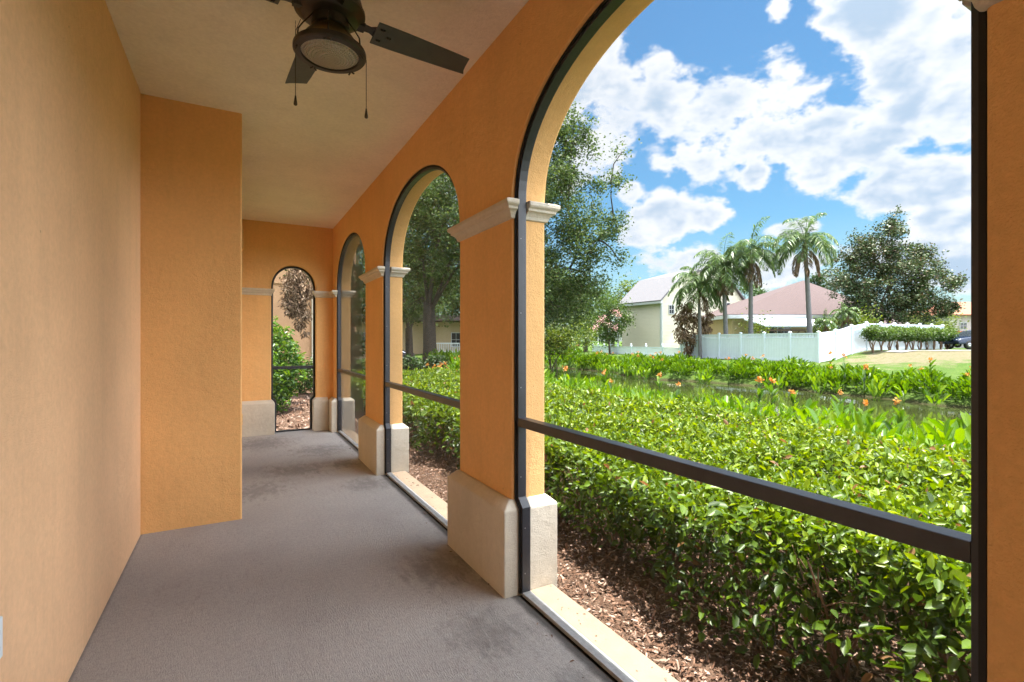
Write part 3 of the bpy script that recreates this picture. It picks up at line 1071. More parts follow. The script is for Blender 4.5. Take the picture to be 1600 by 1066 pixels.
DB = np.random.default_rng(66)
n = 170
x = np.where(DB.random(n) < .75, 1.38 + .13 * DB.random(n), 1.20 + .09 * DB.random(n)); y = .6 + 6.9 * DB.random(n) ** 1.4
ax = rand_unit(n, DB); ax[:, 2] *= .15
s_ = .012 + .02 * DB.random(n) ** 2
v_, f_, k_ = leaves(np.stack([x, y, np.where(x > 1.35, .0145, .0025)], -1), ax, rand_unit(n, DB) * .12 + np.array([0, 0, 1.0]), s_, s_ * .3, 'oval')
props(np_mesh('leaf_bits', v_, f_, M['chips'], tone=np.repeat(DB.random(n) * .7, k_)), 'tiny dry leaf bits scattered along the curb and floor edge', 'leaf litter', kind='stuff')
M['concrete'] = mat_plain('pale_concrete', (.36, .34, .32), .85, 0, .2, 3, .2, 60)


def strip(name, pts, w, mat, lift=.03):
    bm = bmesh.new()
    P2 = []
    for a, b in zip(pts, pts[1:]):
        for k in range(12):
            P2.append((a[0] + (b[0] - a[0]) * k / 12, a[1] + (b[1] - a[1]) * k / 12))
    P2.append(pts[-1])
    L, Rr = [], []
    for i, p in enumerate(P2):
        q = P2[min(i + 1, len(P2) - 1)]; q0 = P2[max(i - 1, 0)]
        d = Vector((q[0] - q0[0], q[1] - q0[1])).normalized(); nn = Vector((-d.y, d.x)) * w / 2
        for side, lst in ((1, L), (-1, Rr)):
            x, y = p[0] + nn.x * side, p[1] + nn.y * side
            lst.append(bm.verts.new((x, y, float(terrain_z(x, y)) + lift)))
    for i in range(len(L) - 1):
        bm.faces.new([L[i], L[i + 1], Rr[i + 1], Rr[i]])
    return props(bm_obj(name, bm, mat, weld=False), kind='structure')


strip('sidewalk', [(36.3, 15.5), (43, 13.4), (60, 8)], 1.2, M['concrete'], .05)
strip('path', [(-6, 41), (4, 40), (9, 44), (14, 60)], 1.6, M['concrete'], .05)

# ------------------------------------------------------------------ clipped hedge beside the porch
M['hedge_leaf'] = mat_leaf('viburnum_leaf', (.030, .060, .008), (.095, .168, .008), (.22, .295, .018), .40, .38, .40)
for _n in M['hedge_leaf'].node_tree.nodes:
    if _n.type == 'VALTORGB':     # a few dead brown leaves among the green
        _n.color_ramp.elements[0].position = .05
        _e = _n.color_ramp.elements.new(0.0); _e.color = (.20, .11, .045, 1)
        _e = _n.color_ramp.elements.new(.03); _e.color = (.16, .13, .02, 1)
M['twig'] = mat_plain('tan_bark', (.20, .12, .07), .85, 0, .4, 30, .5, 120)


def hedge_top(x, y):
    return .60 + .05 * np.sin(x * 3.1 + y * 1.7) + .035 * np.sin(y * 4.3 - x * 2) + .03 * np.sin(x * 7 + y * 6) - .10 * sm((2.45 - x) / .4) - .08 * sm((x - 4.2) / .6)


def hedge_front(y, z):
    return 2.01 + .07 * np.sin(y * 2.9) + .05 * np.sin(y * 6.1 + 1) + .06 * np.sin(z * 9 + y * 3) + .12 * sm((.15 - z) / .3)


hedge = thing('hedge', 'broad clipped green hedge right outside the arches', 'hedge', (3.3, 5, -.14))
HR = np.random.default_rng(11)


def hedge_leaves():
    P, S, O, T = [], [], [], []

    def zone(n, x0, x1, y0, y1, size, depth):
        x = x0 + (x1 - x0) * HR.random(n); y = y0 + (y1 - y0) * HR.random(n)
        d = HR.random(n) ** 1.5 * depth
        z = hedge_top(x, y) - d + .035 * HR.normal(size=n) * (HR.random(n) < .25)
        P.append(np.stack([x, y, z], -1)); S.append(np.full(n, size))
        o = np.zeros((n, 3)); o[:, 2] = .35; O.append(o)
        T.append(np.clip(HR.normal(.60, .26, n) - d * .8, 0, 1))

    def side(n, y0, y1, size, face=-1):
        y = y0 + (y1 - y0) * HR.random(n); z = -.07 + .65 * HR.random(n) ** .66
        d = HR.random(n) ** 1.4 * .45
        x = hedge_front(y, z) + d
        keep = (np.sin(y * 5.3 + z * 7) + np.sin(y * 11.7 - z * 9) + 2.1 * HR.random(n) + z * 3.0) > .95
        P.append(np.stack([x, y, z], -1)[keep]); S.append(np.full(keep.sum(), size))
        o = np.zeros((keep.sum(), 3)); o[:, 0] = face * .5; o[:, 2] = -.05; O.append(o)
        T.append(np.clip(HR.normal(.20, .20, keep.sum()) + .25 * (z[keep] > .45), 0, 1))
    zone(52000, 2.12, 4.8, .2, 3.6, .046, .20)
    zone(38000, 2.12, 4.8, 3.6, 7.2, .054, .18)
    zone(28000, 2.12, 4.9, 7.2, 12.0, .065, .16)
    zone(7000, 2.12, 4.8, -2.5, .2, .075, .2)
    side(10500, .1, 4.2, .054)
    side(6800, 4.2, 12, .072)
    side(2500, -2.5, .1, .075)
    # thin filling inside
    n = 9000
    x = 2.3 + 2.3 * HR.random(n); y = -1 + 12.5 * HR.random(n); z = .02 + .42 * HR.random(n)
    P.append(np.stack([x, y, z], -1)); S.append(np.full(n, .075)); O.append(np.zeros((n, 3))); T.append(np.clip(HR.normal(.35, .2, n), 0, 1))
    # far end face
    n = 3500
    x = 2.2 + 2.6 * HR.random(n); z = -.05 + .62 * HR.random(n); y = 12 - .3 * HR.random(n)
    P.append(np.stack([x, y, z], -1)); S.append(np.full(n, .075)); O.append(np.zeros((n, 3))); T.append(np.clip(HR.normal(.4, .2, n), 0, 1))
    P = np.concatenate(P); S = np.concatenate(S); O = np.concatenate(O); T = np.concatenate(T)
    n = len(P)
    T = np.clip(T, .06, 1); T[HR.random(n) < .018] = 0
    ax = rand_unit(n, HR) * .8 + O
    nm = rand_unit(n, HR) * .55 + np.array([-.12, 0, .62])
    s = S * (.45 + .95 * HR.random(n) ** 1.3)
    v, f, k = leaves(P, ax, nm, s, s * (.48 + .14 * HR.random(n)), 'oval')
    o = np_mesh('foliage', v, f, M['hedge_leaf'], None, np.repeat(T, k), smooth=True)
    return inpar(o, hedge)


hedge_leaves()
bm = bmesh.new()
for i in range(26):
    for row, xx in enumerate((2.42, 3.2, 4.1)):
        if row == 2 and i % 2: continue
        by = -1.2 + i * .5 + random.uniform(-.12, .12); bx = xx + random.uniform(-.1, .1)
        for s in range(8 if row == 0 else 3):
            a = random.uniform(0, 2 * PI); sp = random.uniform(.12, .34)
            p0 = Vector((bx + random.uniform(-.03, .03), by + random.uniform(-.03, .03), -.18))
            p3 = Vector((bx + math.cos(a) * sp - (.08 if row == 0 else 0), by + math.sin(a) * sp, random.uniform(.38, .55)))
            k1 = Vector((random.uniform(-.04, .04), random.uniform(-.04, .04), 0)); k2 = Vector((random.uniform(-.05, .05), random.uniform(-.05, .05), 0))
            pts = [p0, p0.lerp(p3, .3) + k1, p0.lerp(p3, .62) + k2, p3]
            r0 = random.uniform(.005, .011)
            tube(bm, pts, [r0, r0 * .85, r0 * .6, r0 * .35], 6, False)
            for q in range(4):
                st = p0.lerp(p3, random.uniform(.3, .85)) + k1 * .5
                d = Vector((random.uniform(-1, 1), random.uniform(-1, 1), random.uniform(.1, 1))).normalized() * random.uniform(.1, .24)
                tube(bm, [st, st + d * .5 + Vector((0, 0, .01)), st + d], [r0 * .4, r0 * .3, r0 * .15], 5, False)
inpar(bm_obj('stems', bm, M['twig'], None, smooth=True, weld=False), hedge)

# ------------------------------------------------------------------ plants standing in the shallows
M['paddle'] = mat_leaf('arrowhead_leaf', (.040, .110, .006), (.090, .195, .009), (.19, .30, .018), .35, .45, .5)
M['petal'] = mat_leaf('orange_petal', (.45, .16, .04), (.54, .26, .06), (.56, .36, .10), .5, .3, .3)
M['petal_pink'] = mat_leaf('pink_petal', (.70, .35, .36), (.8, .5, .5), (.85, .65, .6), .6, .3, .3)


def paddle_plants(x, y, h, size, nper, r):
    """clumps of long-stalked upright leaves; returns leaf arrays"""
    P, A, N_, L, T = [], [], [], [], []
    z0 = np.maximum(terrain_z(x, y), WATER_Z - .05)
    for i in range(len(x)):
        k = nper
        a = r.random(k) * 2 * PI; sp = .05 + .16 * r.random(k)
        hh = h[i] * (.45 + .6 * r.random(k))
        px = x[i] + np.cos(a) * sp; py = y[i] + np.sin(a) * sp
        P.append(np.stack([px, py, z0[i] + hh - size[i] * .6], -1))
        A.append(np.stack([np.cos(a) * .45, np.sin(a) * .45, np.ones(k)], -1) + .25 * r.normal(size=(k, 3)))
        N_.append(np.stack([-np.cos(a), -np.sin(a), np.full(k, .5)], -1) + .3 * r.normal(size=(k, 3)))
        L.append(size[i] * (.7 + .6 * r.random(k)))
        T.append(np.clip(r.normal(.62, .24, k), 0, 1))
    return map(np.concatenate, (P, A, N_, L, T))


PR = np.random.default_rng(21)


def marsh(name, n, xf, yr, label, h=(.62, 1.0), size=(.16, .27), nper=13):
    y = yr[0] + (yr[1] - yr[0]) * PR.random(n)
    x = xf(y, PR.random(n))
    hh = h[0] + (h[1] - h[0]) * PR.random(n); ss = size[0] + (size[1] - size[0]) * PR.random(n)
    P, A, N_, L, T = paddle_plants(x, y, hh, ss, nper, PR)
    v, f, k = leaves(P, A, N_, L, L * (.34 + .12 * PR.random(len(L))), 'oval')
    # stalks
    z0 = np.repeat(np.maximum(terrain_z(x, y), WATER_Z - .05), nper)
    bx = np.repeat(x, nper); by = np.repeat(y, nper)
    b0 = np.stack([bx, by, z0], -1)
    sd = np.cross(P - b0, [0.3, 1, 0]); sd /= np.linalg.norm(sd, axis=1, keepdims=True) + 1e-9
    sv = np.stack([b0 - sd * .005, b0 + sd * .005, P + sd * .004, P - sd * .004], 1).reshape(-1, 3)
    sv2 = sv; base = len(v)
    sf = (np.arange(len(P)) * 4)[:, None] + np.arange(4)[None] + base
    vv = np.concatenate([v, sv2]); ff = np.concatenate([f, sf])
    tt = np.concatenate([np.repeat(T, k), np.repeat(T * .5, 4)])
    o = np_mesh(name, vv, ff, M['paddle'], tone=tt, smooth=False)
    return props(o, label, 'marsh plants', kind='stuff')


marsh('marsh_plants', 1150, lambda y, t: 4.9 + (3.0 + .10 * np.clip(y, 0, 12)) * t, (-2, 13), 'bright green upright leaves standing in the shallows behind the hedge', (.42, .78), (.12, .20))
marsh('marsh_plants', 210, lambda y, t: near_shore(y) - 2.0 + 2.8 * t, (11, 26), 'green upright leaves along the bank below the oak', (.7, 1.1), (.2, .32))
marsh('marsh_plants', 140, lambda y, t: far_shore(y) - .9 + 1.6 * t, (2, 40), 'low upright leaves along the waterline of the far bank', (.5, .85), (.2, .3), 12)
marsh('marsh_plants', 260, lambda y, t: 9.0 + 4.2 * t, (2.5, 17), 'short leaves breaking the surface in mid canal', (.16, .40), (.08, .14), 7)
marsh('marsh_plants', 230, lambda y, t: 7.3 + 3.2 * t, (1.5, 14), 'sparse stalks standing in open water of the canal', (.22, .52), (.08, .15), 7)

# individual cannas with orange flowers on the near side
M['canna_leaf'] = mat_leaf('canna_leaf', (.026, .078, .007), (.066, .15, .010), (.15, .25, .018), .35, .4, .5)


def canna(px, py, depth, label, size=.13, seed=0, group='orange cannas standing in the canal', hue='petal'):
    g = at(px, depth)
    z0 = max(float(terrain_z(g.x, g.y)), WATER_Z - .05)
    zt = zpx(py, depth)
    r = np.random.default_rng(seed)
    t = thing('canna', label, 'canna', (g.x, g.y, z0), 0, group)
    H = zt - z0
    bm = bmesh.new()
    lean = Vector((r.uniform(-.06, .06), r.uniform(-.06, .06), 0))
    tube(bm, [(0, 0, 0), tuple(lean * .4 + Vector((0, 0, H * .5))), tuple(lean + Vector((0, 0, H)))], [.010, .008, .005], 6)
    bm_obj('stem', bm, M['canna_leaf'], t, smooth=True, weld=False)
    n = 7
    a = r.random(n) * 2 * PI
    zz = H * (.15 + .55 * r.random(n))
    P = np.stack([np.zeros(n), np.zeros(n), zz], -1)
    A = np.stack([np.cos(a), np.sin(a), 1.0 + r.random(n)], -1)
    N_ = np.stack([-np.cos(a), -np.sin(a), np.full(n, .7)], -1)
    L = .26 + .12 * r.random(n)
    v, f, k = leaves(P, A, N_, L, L * .34, 'oval')
    np_mesh('leaf_blades', v, f, M['canna_leaf'], t, np.repeat(r.random(n), k))
    size = size * .72
    n = 22
    P = np.array([lean.x, lean.y, H]) + r.normal(size=(n, 3)) * size * .20
    A = rand_unit(n, r) + np.array([0, 0, .4]); N_ = rand_unit(n, r)
    L = size * (.28 + .28 * r.random(n))
    v, f, k = leaves(P, A, N_, L, L * .7, 'oval')
    np_mesh('flower', v, f, M[hue], t, np.repeat(r.random(n), k))
    return t


cannas = [(1186, 594, 13.2, 'left of a close pair of orange canna flowers above the water', .24),
          (1205, 595, 13.6, 'right of a close pair of orange canna flowers above the water', .24),
          (1240, 612, 11.8, 'pale orange canna flower over the water, right of the close pair', .18),
          (1312, 613, 11.2, 'small orange canna flower over the middle of the water', .14),
          (1352, 632, 9.6, 'deep orange canna flower in front of the marsh leaves, lower right', .17),
          (1407, 628, 10.0, 'yellow orange canna flower on a tall stalk, lower right', .15),
          (1508, 671, 7.2, 'orange canna flower touching the right screen post', .13),
          (1030, 586, 14.5, 'orange canna flower low in front of the picket fence', .18),
          (882, 577, 19, 'leftmost orange canna flower beside the bright patch of water', .30),
          (945, 582, 16, 'orange canna flower left of the house reflection', .2),
          (1058, 601, 12.5, 'red orange canna flower in front of the fence corner post', .16),
          (955, 596, 14.0, 'red canna flower among the leaves left of the house reflection', .16)]
for i, (px, py, dp, lb, sz) in enumerate(cannas):
    canna(px, py, dp, lb, sz, 100 + i)

# canna clumps on the far bank
def clump_proto(seed, flowers, h=1.15, w=.75, n=330, hue='petal'):
    r = np.random.default_rng(seed)
    a = r.random(n) * 2 * PI; rad = w * np.sqrt(r.random(n))
    top = h * (1 - .45 * (rad / w) ** 2)
    z = top * (.12 + .80 * r.random(n) ** .7)
    P = np.stack([np.cos(a) * rad, np.sin(a) * rad, z], -1)
    A = np.stack([np.cos(a) * .5, np.sin(a) * .5, np.full(n, .9)], -1) + .35 * r.normal(size=(n, 3))
    N_ = np.stack([-np.cos(a), -np.sin(a), np.full(n, .8)], -1) + .4 * r.normal(size=(n, 3))
    L = .20 + .18 * r.random(n)
    v, f, k = leaves(P, A, N_, L, L * .38, 'oval')
    T = np.clip(r.normal(.35, .2, n) + .35 * z / h, 0, 1)
    out = [(v, f, np.repeat(T, k), 'canna_leaf', 'foliage')]
    if flowers:
      fp = []
      for q in range(flowers):
            aa = r.random() * 2 * PI; rr = w * .8 * math.sqrt(r.random())
            c = np.array([math.cos(aa) * rr, math.sin(aa) * rr, h * r.uniform(.95, 1.2)])
            fp.append(c + r.normal(size=(16, 3)) * .045)
      for qi, P in enumerate(fp):
        n2 = len(P)
        L = .045 + .05 * r.random(n2)
        v, f, k = leaves(P, rand_unit(n2, r), rand_unit(n2, r), L, L * .8, 'oval')
        out.append((v, f, np.repeat(r.random(n2), k), hue, 'flower'))
    return out


clump_meshes = [clump_proto(300, 0), clump_proto(301, 2), clump_proto(302, 0), clump_proto(303, 9), clump_proto(304, 1)]
_clump_cache = {}


def far_clump(kind, x, y, s, rz, label, group):
    t = thing('canna_clump', label, 'canna clump', (x, y, float(terrain_z(x, y)) - .05), rz, group)
    t.scale = (s, s, s)
    for v, f, tn, mt, nm in clump_meshes[kind]:
        key = (kind, id(v))
        if key not in _clump_cache:
            o = np_mesh(nm, v, f, M[mt], t, tn); _clump_cache[key] = o
        else:
            o = _clump_cache[key].copy(); COL.objects.link(o); o.parent = t
    return t


cr_ = random.Random(5)
k = 0
yy = 2.0
while yy < 29:
    for row in range(2):
        if row == 0 and 21.5 < yy < 24: continue
        x = float(far_shore(yy)) + .55 + row * 1.05 + cr_.uniform(-.3, .3)
        kind = cr_.choice([0, 1, 2, 2, 4])
        far_clump(kind, x, yy + cr_.uniform(-.3, .3), cr_.uniform(.58, .82), cr_.uniform(0, 6), 'leafy green canna clump in the row along the far bank', 'canna clumps along the far bank')
    yy += cr_.uniform(.85, 1.15)
for i in range(30):
    y = cr_.uniform(31, 44); x = float(far_shore(y)) + cr_.uniform(-.2, 3.2) 
    far_clump(cr_.choice([3, 3, 1, 0]), x, y, cr_.uniform(.75, 1.15), cr_.uniform(0, 6), 'orange flowering canna clump massed at the far bend of the bank', 'flowering cannas at the bend')
for i in range(14):
    y = cr_.uniform(13.5, 21); x = 5.6 + 3.6 * float(sm((y - 11) / 9)) + cr_.uniform(-1.6, 1.6)
    far_clump(cr_.choice([3, 1, 0]), x, y, cr_.uniform(.6, .85), cr_.uniform(0, 6), 'flowering canna clump on the near bank in front of the oak trunk', 'cannas in front of the oak')
for (px, py, dp, lb, sz) in ((1320, 556, 17.5, 'yellow bloom on a bare stalk over the dry grass patch, left one', .22), (1350, 574, 16.5, 'orange bloom above the bank leaves at the dry grass edge', .26),
                             (1453, 562, 17, 'orange bloom on a stalk in the middle of the dry grass patch', .22), (1297, 553, 19, 'cream seed head on a stalk in front of the fence corner', .2),
                             (1138, 560, 20, 'small orange bloom in front of the white fence panels', .22)):
    canna(px, py, dp, lb, sz, int(px), 'cannas on the far bank')

# ------------------------------------------------------------------ trees
M['bark'] = mat_plain('grey_oak_bark', (.085, .070, .058), .92, 0, .4, 6, 1, 18, 6, .2, (.04, .035, .03), .06)
M['bark_far'] = mat_plain('brown_bark', (.11, .085, .065), .92, 0, .4, 6, .5, 18)
M['oak_leaf'] = mat_leaf('oak_leaf', (.026, .052, .016), (.060, .10, .026), (.15, .21, .06), .6, .32, .3)
M['green_leaf'] = mat_leaf('mid_green_leaf', (.025, .060, .012), (.055, .105, .016), (.11, .17, .03), .45, .30, .4)
M['yellow_leaf'] = mat_leaf('yellow_green_leaf', (.045, .085, .012), (.10, .15, .018), (.18, .22, .03), .45, .35, .4)
M['dark_leaf'] = mat_leaf('dark_leaf', (.018, .040, .014), (.034, .070, .018), (.06, .11, .03), .45, .25, .4)
M['magnolia_leaf'] = mat_leaf('magnolia_leaf', (.11, .075, .035), (.042, .078, .026), (.085, .13, .05), .5, .12, .4)


def pxs(px, py, depth):
    """surveyed point: bearing, elevation, distance -> world"""
    p = at(px, depth); p.z = zpx(py, depth); return p


def tree(name, label, cat, base, blobs, leaf, mat, nleaf, trunk_r, fork, seed, group=None, bark='bark', clump_r=.55, kind='rhomb', limb_r=.4, jitter=1.0, hollow=.45):
    """base Vector on the ground; blobs = [(Vector centre, radius (x,y,z))]; fork = height where limbs start"""
    r = np.random.default_rng(seed); rr = random.Random(seed)
    t = thing(name, label, cat, tuple(base), 0, group)
    bm = bmesh.new()
    fk = Vector((rr.uniform(-.1, .1), rr.uniform(-.1, .1), fork))
    tube(bm, [(0, 0, -.3), (0, 0, .12), (fk.x * .3, fk.y * .3, fork * .35), (fk.x * .8, fk.y * .8, fork * .8), tuple(fk)],
         [trunk_r * 1.6, trunk_r * 1.22, trunk_r, trunk_r * .93, trunk_r * .85], 12, False)
    vol = sum((b[1][0] * b[1][1] * b[1][2]) ** (2 / 3) for b in blobs)
    PP, OO, done_c = [], [], []
    for c, rad in blobs:
        c = Vector(c) - Vector(base)
        share = (rad[0] * rad[1] * rad[2]) ** (2 / 3) / vol
        n = max(40, int(nleaf * share))
        ncl = max(5, int(7 * (rad[0] * rad[1] * rad[2]) ** (2 / 3) / clump_r ** 2 * .30))
        u = rand_unit(ncl, r); q = hollow + (1.05 - hollow) * r.random(ncl) ** .6
        cc = np.array(c) + u * q[:, None] * np.array(rad) * jitter
        cr = clump_r * (.6 + .8 * r.random(ncl))
        idx = r.integers(0, ncl, n)
        off = r.normal(size=(n, 3)) * np.array([.62, .62, .55])
        PP.append(cc[idx] + off * cr[idx][:, None]); OO.append(np.repeat(0, n))
        # limb to the blob
        src, hops = fk, done_c
        for pc in hops:
            if (pc - c).length < (src - c).length and (pc - fk).length < (c - fk).length: src = pc
        done_c.append(c)
        mid = src.lerp(c, .5) + Vector((rr.uniform(-.1, .1), rr.uniform(-.1, .1), .12)) * (c - src).length
        lr = trunk_r * limb_r * rr.uniform(.8, 1.25)
        st = Vector((fk.x, fk.y, fork * rr.uniform(.82, 1.0))) if src is fk else src
        lr = lr if src is fk else lr * .45
        tube(bm, [tuple(st), tuple(st.lerp(mid, .5) + Vector((0, 0, .05))), tuple(mid), tuple(c)], [lr * 1.3, lr, lr * .8, lr * .4], 7, False)
        for q in range(min(ncl, 9)):
            e = Vector(cc[q]); m2 = mid.lerp(c, .5 + .5 * rr.random()); 
            tube(bm, [tuple(m2), tuple(m2.lerp(e, .5) + Vector((rr.uniform(-.1, .1), 0, .08)) * (e - m2).length), tuple(e)], [lr * .38, lr * .25, lr * .08], 5, False)
    bm_obj('trunk', bm, M[bark], t, smooth=True, weld=False)
    P = np.concatenate(PP)
    tone = np.clip(r.normal(.5, .25, len(P)), 0, 1)
    foliage('crown', P, leaf, M[mat], t, kind, .45, .55, tone, r)
    return t


def pb(px, py, depth, rpx, sx=1.0, sz=1.0):
    rm = rpx / 770 * depth
    return (pxs(px, py, depth), (rm * sx, rm * sx, rm * sz))


D = 27
ob = at(672, D); ob.z = float(terrain_z(ob.x, ob.y))
tree('oak_tree', 'large live oak with dark trunk, spreading over the canal bank', 'oak tree', ob,
     [pb(790, 300, 27, 120, 1, .9), pb(700, 340, 26, 80), pb(660, 400, 28, 55), pb(645, 330, 27, 60), pb(735, 400, 25, 60), pb(800, 420, 27, 75), pb(700, 280, 29, 90),
      pb(888, 330, 26, 62, 1, .9), pb(890, 420, 26, 58, 1, 1), pb(935, 375, 25, 36, 1, .8), pb(893, 232, 26, 36, 1, 1.1), pb(905, 195, 26, 20, 1, 1.1), pb(960, 350, 25, 22, 1, .6), pb(955, 285, 25, 22, 1.1, .55), pb(972, 238, 25, 9, 1, 1),
      pb(970, 410, 25, 15, 1, .7), pb(925, 440, 26, 30), pb(870, 480, 27, 38, 1, .8), pb(905, 495, 28, 26), pb(865, 270, 26, 45), pb(860, 200, 26, 40), pb(690, 440, 30, 40, 1.2, .6), pb(650, 470, 29, 26), pb(700, 462, 33, 30, 1.4, .5), pb(640, 486, 36, 24, 1.3, .5), pb(735, 480, 31, 36, 1.2, .6)],
     .15, 'oak_leaf', 95000, .36, 3.5, 31, clump_r=.48, hollow=.4, limb_r=.26)
D = 38
b2 = at(640, D); b2.z = float(terrain_z(b2.x, b2.y))
tree('oak_tree', 'second oak with thinner dark trunk, left of the big oak', 'oak tree', b2,
     [pb(630, 420, D, 90), pb(600, 350, D, 110), pb(560, 440, D, 60), pb(660, 460, D, 45, 1, .7), pb(690, 400, 44, 90)], .26, 'oak_leaf', 15000, .30, 3.2, 32, clump_r=.9)


def simple_tree(px, depth, blobs, label, mat, seed, n=4000, leaf=.25, tr=.2, fork=None, name='tree', cat='tree', group=None, cr=.7, **kw):
    b = at(px, depth); b.z = float(terrain_z(b.x, b.y))
    bl = [pb(*q[:2], depth + (q[3] if len(q) > 3 else 0), q[2], *q[4:]) for q in blobs]
    zc = min(c.z for c, _ in bl) - b.z
    return tree(name, label, cat, b, bl, leaf, mat, n, tr, fork or max(.5, zc * .7), seed, group, 'bark_far', cr, **kw)


# planting behind and around the canal bend, seen between pillar and yellow house
simple_tree(862, 33, [(862, 515, 26), (880, 532, 18), (850, 530, 20)], 'dark bush over the water beside the pillar, below the oak', 'dark_leaf', 40, 3600, .20, .08, .3, 'bush', 'bush')
simple_tree(871, 31, [(872, 532, 13), (862, 522, 9), (885, 520, 10)], 'yellow green bush at the left end of the flowering bank', 'yellow_leaf', 41, 1800, .16, .05, .3, 'bush', 'bush')
simple_tree(912, 47, [(905, 522, 15), (918, 528, 12)], 'small bright green bush above the orange flowers', 'yellow_leaf', 42, 1400, .2, .05, .4, 'bush', 'bush')
simple_tree(953, 50, [(950, 490, 20), (962, 500, 20), (938, 506, 18), (955, 520, 18), (968, 482, 12)], 'round crape myrtle with pink blossom, left of the yellow house', 'green_leaf', 43, 5000, .22, .1, 1.0, 'crape_myrtle', 'tree')
simple_tree(985, 70, [(985, 462, 22), (965, 470, 22), (1000, 470, 20), (975, 490, 25)], 'tall light green tree rising behind the yellow house roof', 'yellow_leaf', 44, 4500, .32, .25, 5)
simple_tree(915, 62, [(920, 480, 30), (890, 475, 30), (935, 465, 24), (905, 505, 25)], 'dark green tree behind the oak, above the flowering bank', 'green_leaf', 45, 6000, .32, .25, 3)
backs = [(600, 70, 470, 55), (655, 62, 440, 60), (705, 75, 450, 70), (760, 66, 440, 75), (820, 72, 450, 75), (870, 60, 460, 50), (530, 60, 440, 70)]
for i, (px, dp, py, rp) in enumerate(backs):
    simple_tree(px, dp, [(px, py, rp * .8), (px - rp * .5, py + 25, rp * .55), (px + rp * .5, py + 22, rp * .55), (px + 5, py - rp * .5, rp * .5)],
                'tall green tree in the row far behind the oak', ['green_leaf', 'oak_leaf'][i % 2], 50 + i, 4200, .42, .3, 5, group='trees far behind the oak', cr=1.1)
# pink blossom of the myrtle
r_ = np.random.default_rng(77)
mc = at(953, 49.0)
n = 420
cc = np.array([[*pxs(px, py, 48.7)] for px, py in ((960, 487), (943, 497), (938, 503), (950, 505), (966, 492), (930, 512), (962, 512))])
P = cc[r_.integers(0, len(cc), n)] + r_.normal(size=(n, 3)) * .17
ob_ = foliage('blossom', P, .13, M['petal_pink'], None, 'rhomb', .3, .8, None, r_)
myr = [o for o in COL.objects if o.name.startswith('crape_myrtle')][0]
inpar(ob_, myr)

D = 40
mg = simple_tree(1380, D, [(1392, 440, 62, 0, 1, 1), (1385, 382, 36, 0, 1, 1), (1400, 348, 17), (1335, 405, 26), (1318, 440, 26), (1440, 440, 36), (1478, 436, 17), (1492, 440, 10), (1465, 478, 24), (1350, 465, 34), (1420, 480, 34), (1492, 482, 12), (1345, 378, 14), (1440, 402, 16)],
                 'big dark magnolia with broad uneven crown behind the white fence', 'magnolia_leaf', 60, 34000, .20, .22, 1.6, 'magnolia_tree', 'magnolia', cr=.42, hollow=.2)
for i, (px, dp, py, rp, lb) in enumerate([(1277, 58, 442, 13, 'small treetop showing just behind the peak of the red roof'), (1195, 70, 465, 14, 'small treetop in the gap left of the red roof'), (1172, 75, 448, 12, 'bright treetop behind the right edge of the yellow house')]):
    simple_tree(px, dp, [(px, py, rp), (px + rp, py + 8, rp * .8), (px - rp * .7, py + 9, rp * .7)], lb, ['dark_leaf', 'dark_leaf', 'green_leaf'][i], 70 + i, 1300, .3, .15)
simple_tree(1440, 43, [(1415, 505, 14), (1440, 500, 14), (1468, 505, 18), (1475, 520, 16)], 'bright green bush line behind the right end of the white fence', 'yellow_leaf', 80, 3200, .18, .06, .5, 'bush', 'bush')
simple_tree(1345, 37, [(1345, 505, 12), (1356, 512, 9), (1290, 515, 9), (1300, 520, 8)], 'bright yellow green bush behind the fence corner', 'yellow_leaf', 81, 1500, .16, .05, .5, 'bush', 'bush')
simple_tree(1190, 38, [(1188, 508, 9), (1178, 514, 8)], 'thin yellow green shrub behind the fence near the patio', 'yellow_leaf', 82, 500, .16, .04, .5, 'bush', 'bush')
# horizon tree line
hz = random.Random(9)
for i in range(16):
    px = 905 + i * 45 + hz.uniform(-10, 10); dp = hz.uniform(110, 150); rp = hz.uniform(9, 14)
    simple_tree(px, dp, [(px, 520, rp), (px + 20, 522, rp * .9), (px - 20, 524, rp * .8)], 'low distant tree on the horizon behind the houses', 'green_leaf', 90 + i, 700, .7, .3, 2, group='distant trees on the horizon', cr=1.3)

# ------------------------------------------------------------------ palms
M['palm_bark'] = mat_plain('ringed_palm_bark', (.17, .165, .17), .9, 0, .3, 9, .5, 14)
M['frond'] = mat_leaf('palm_frond', (.04, .09, .024), (.085, .15, .038), (.16, .23, .065), .4, .3, .5)
M['dead'] = mat_leaf('dead_frond', (.10, .06, .035), (.21, .14, .085), (.36, .26, .18), .8, .15, .2)


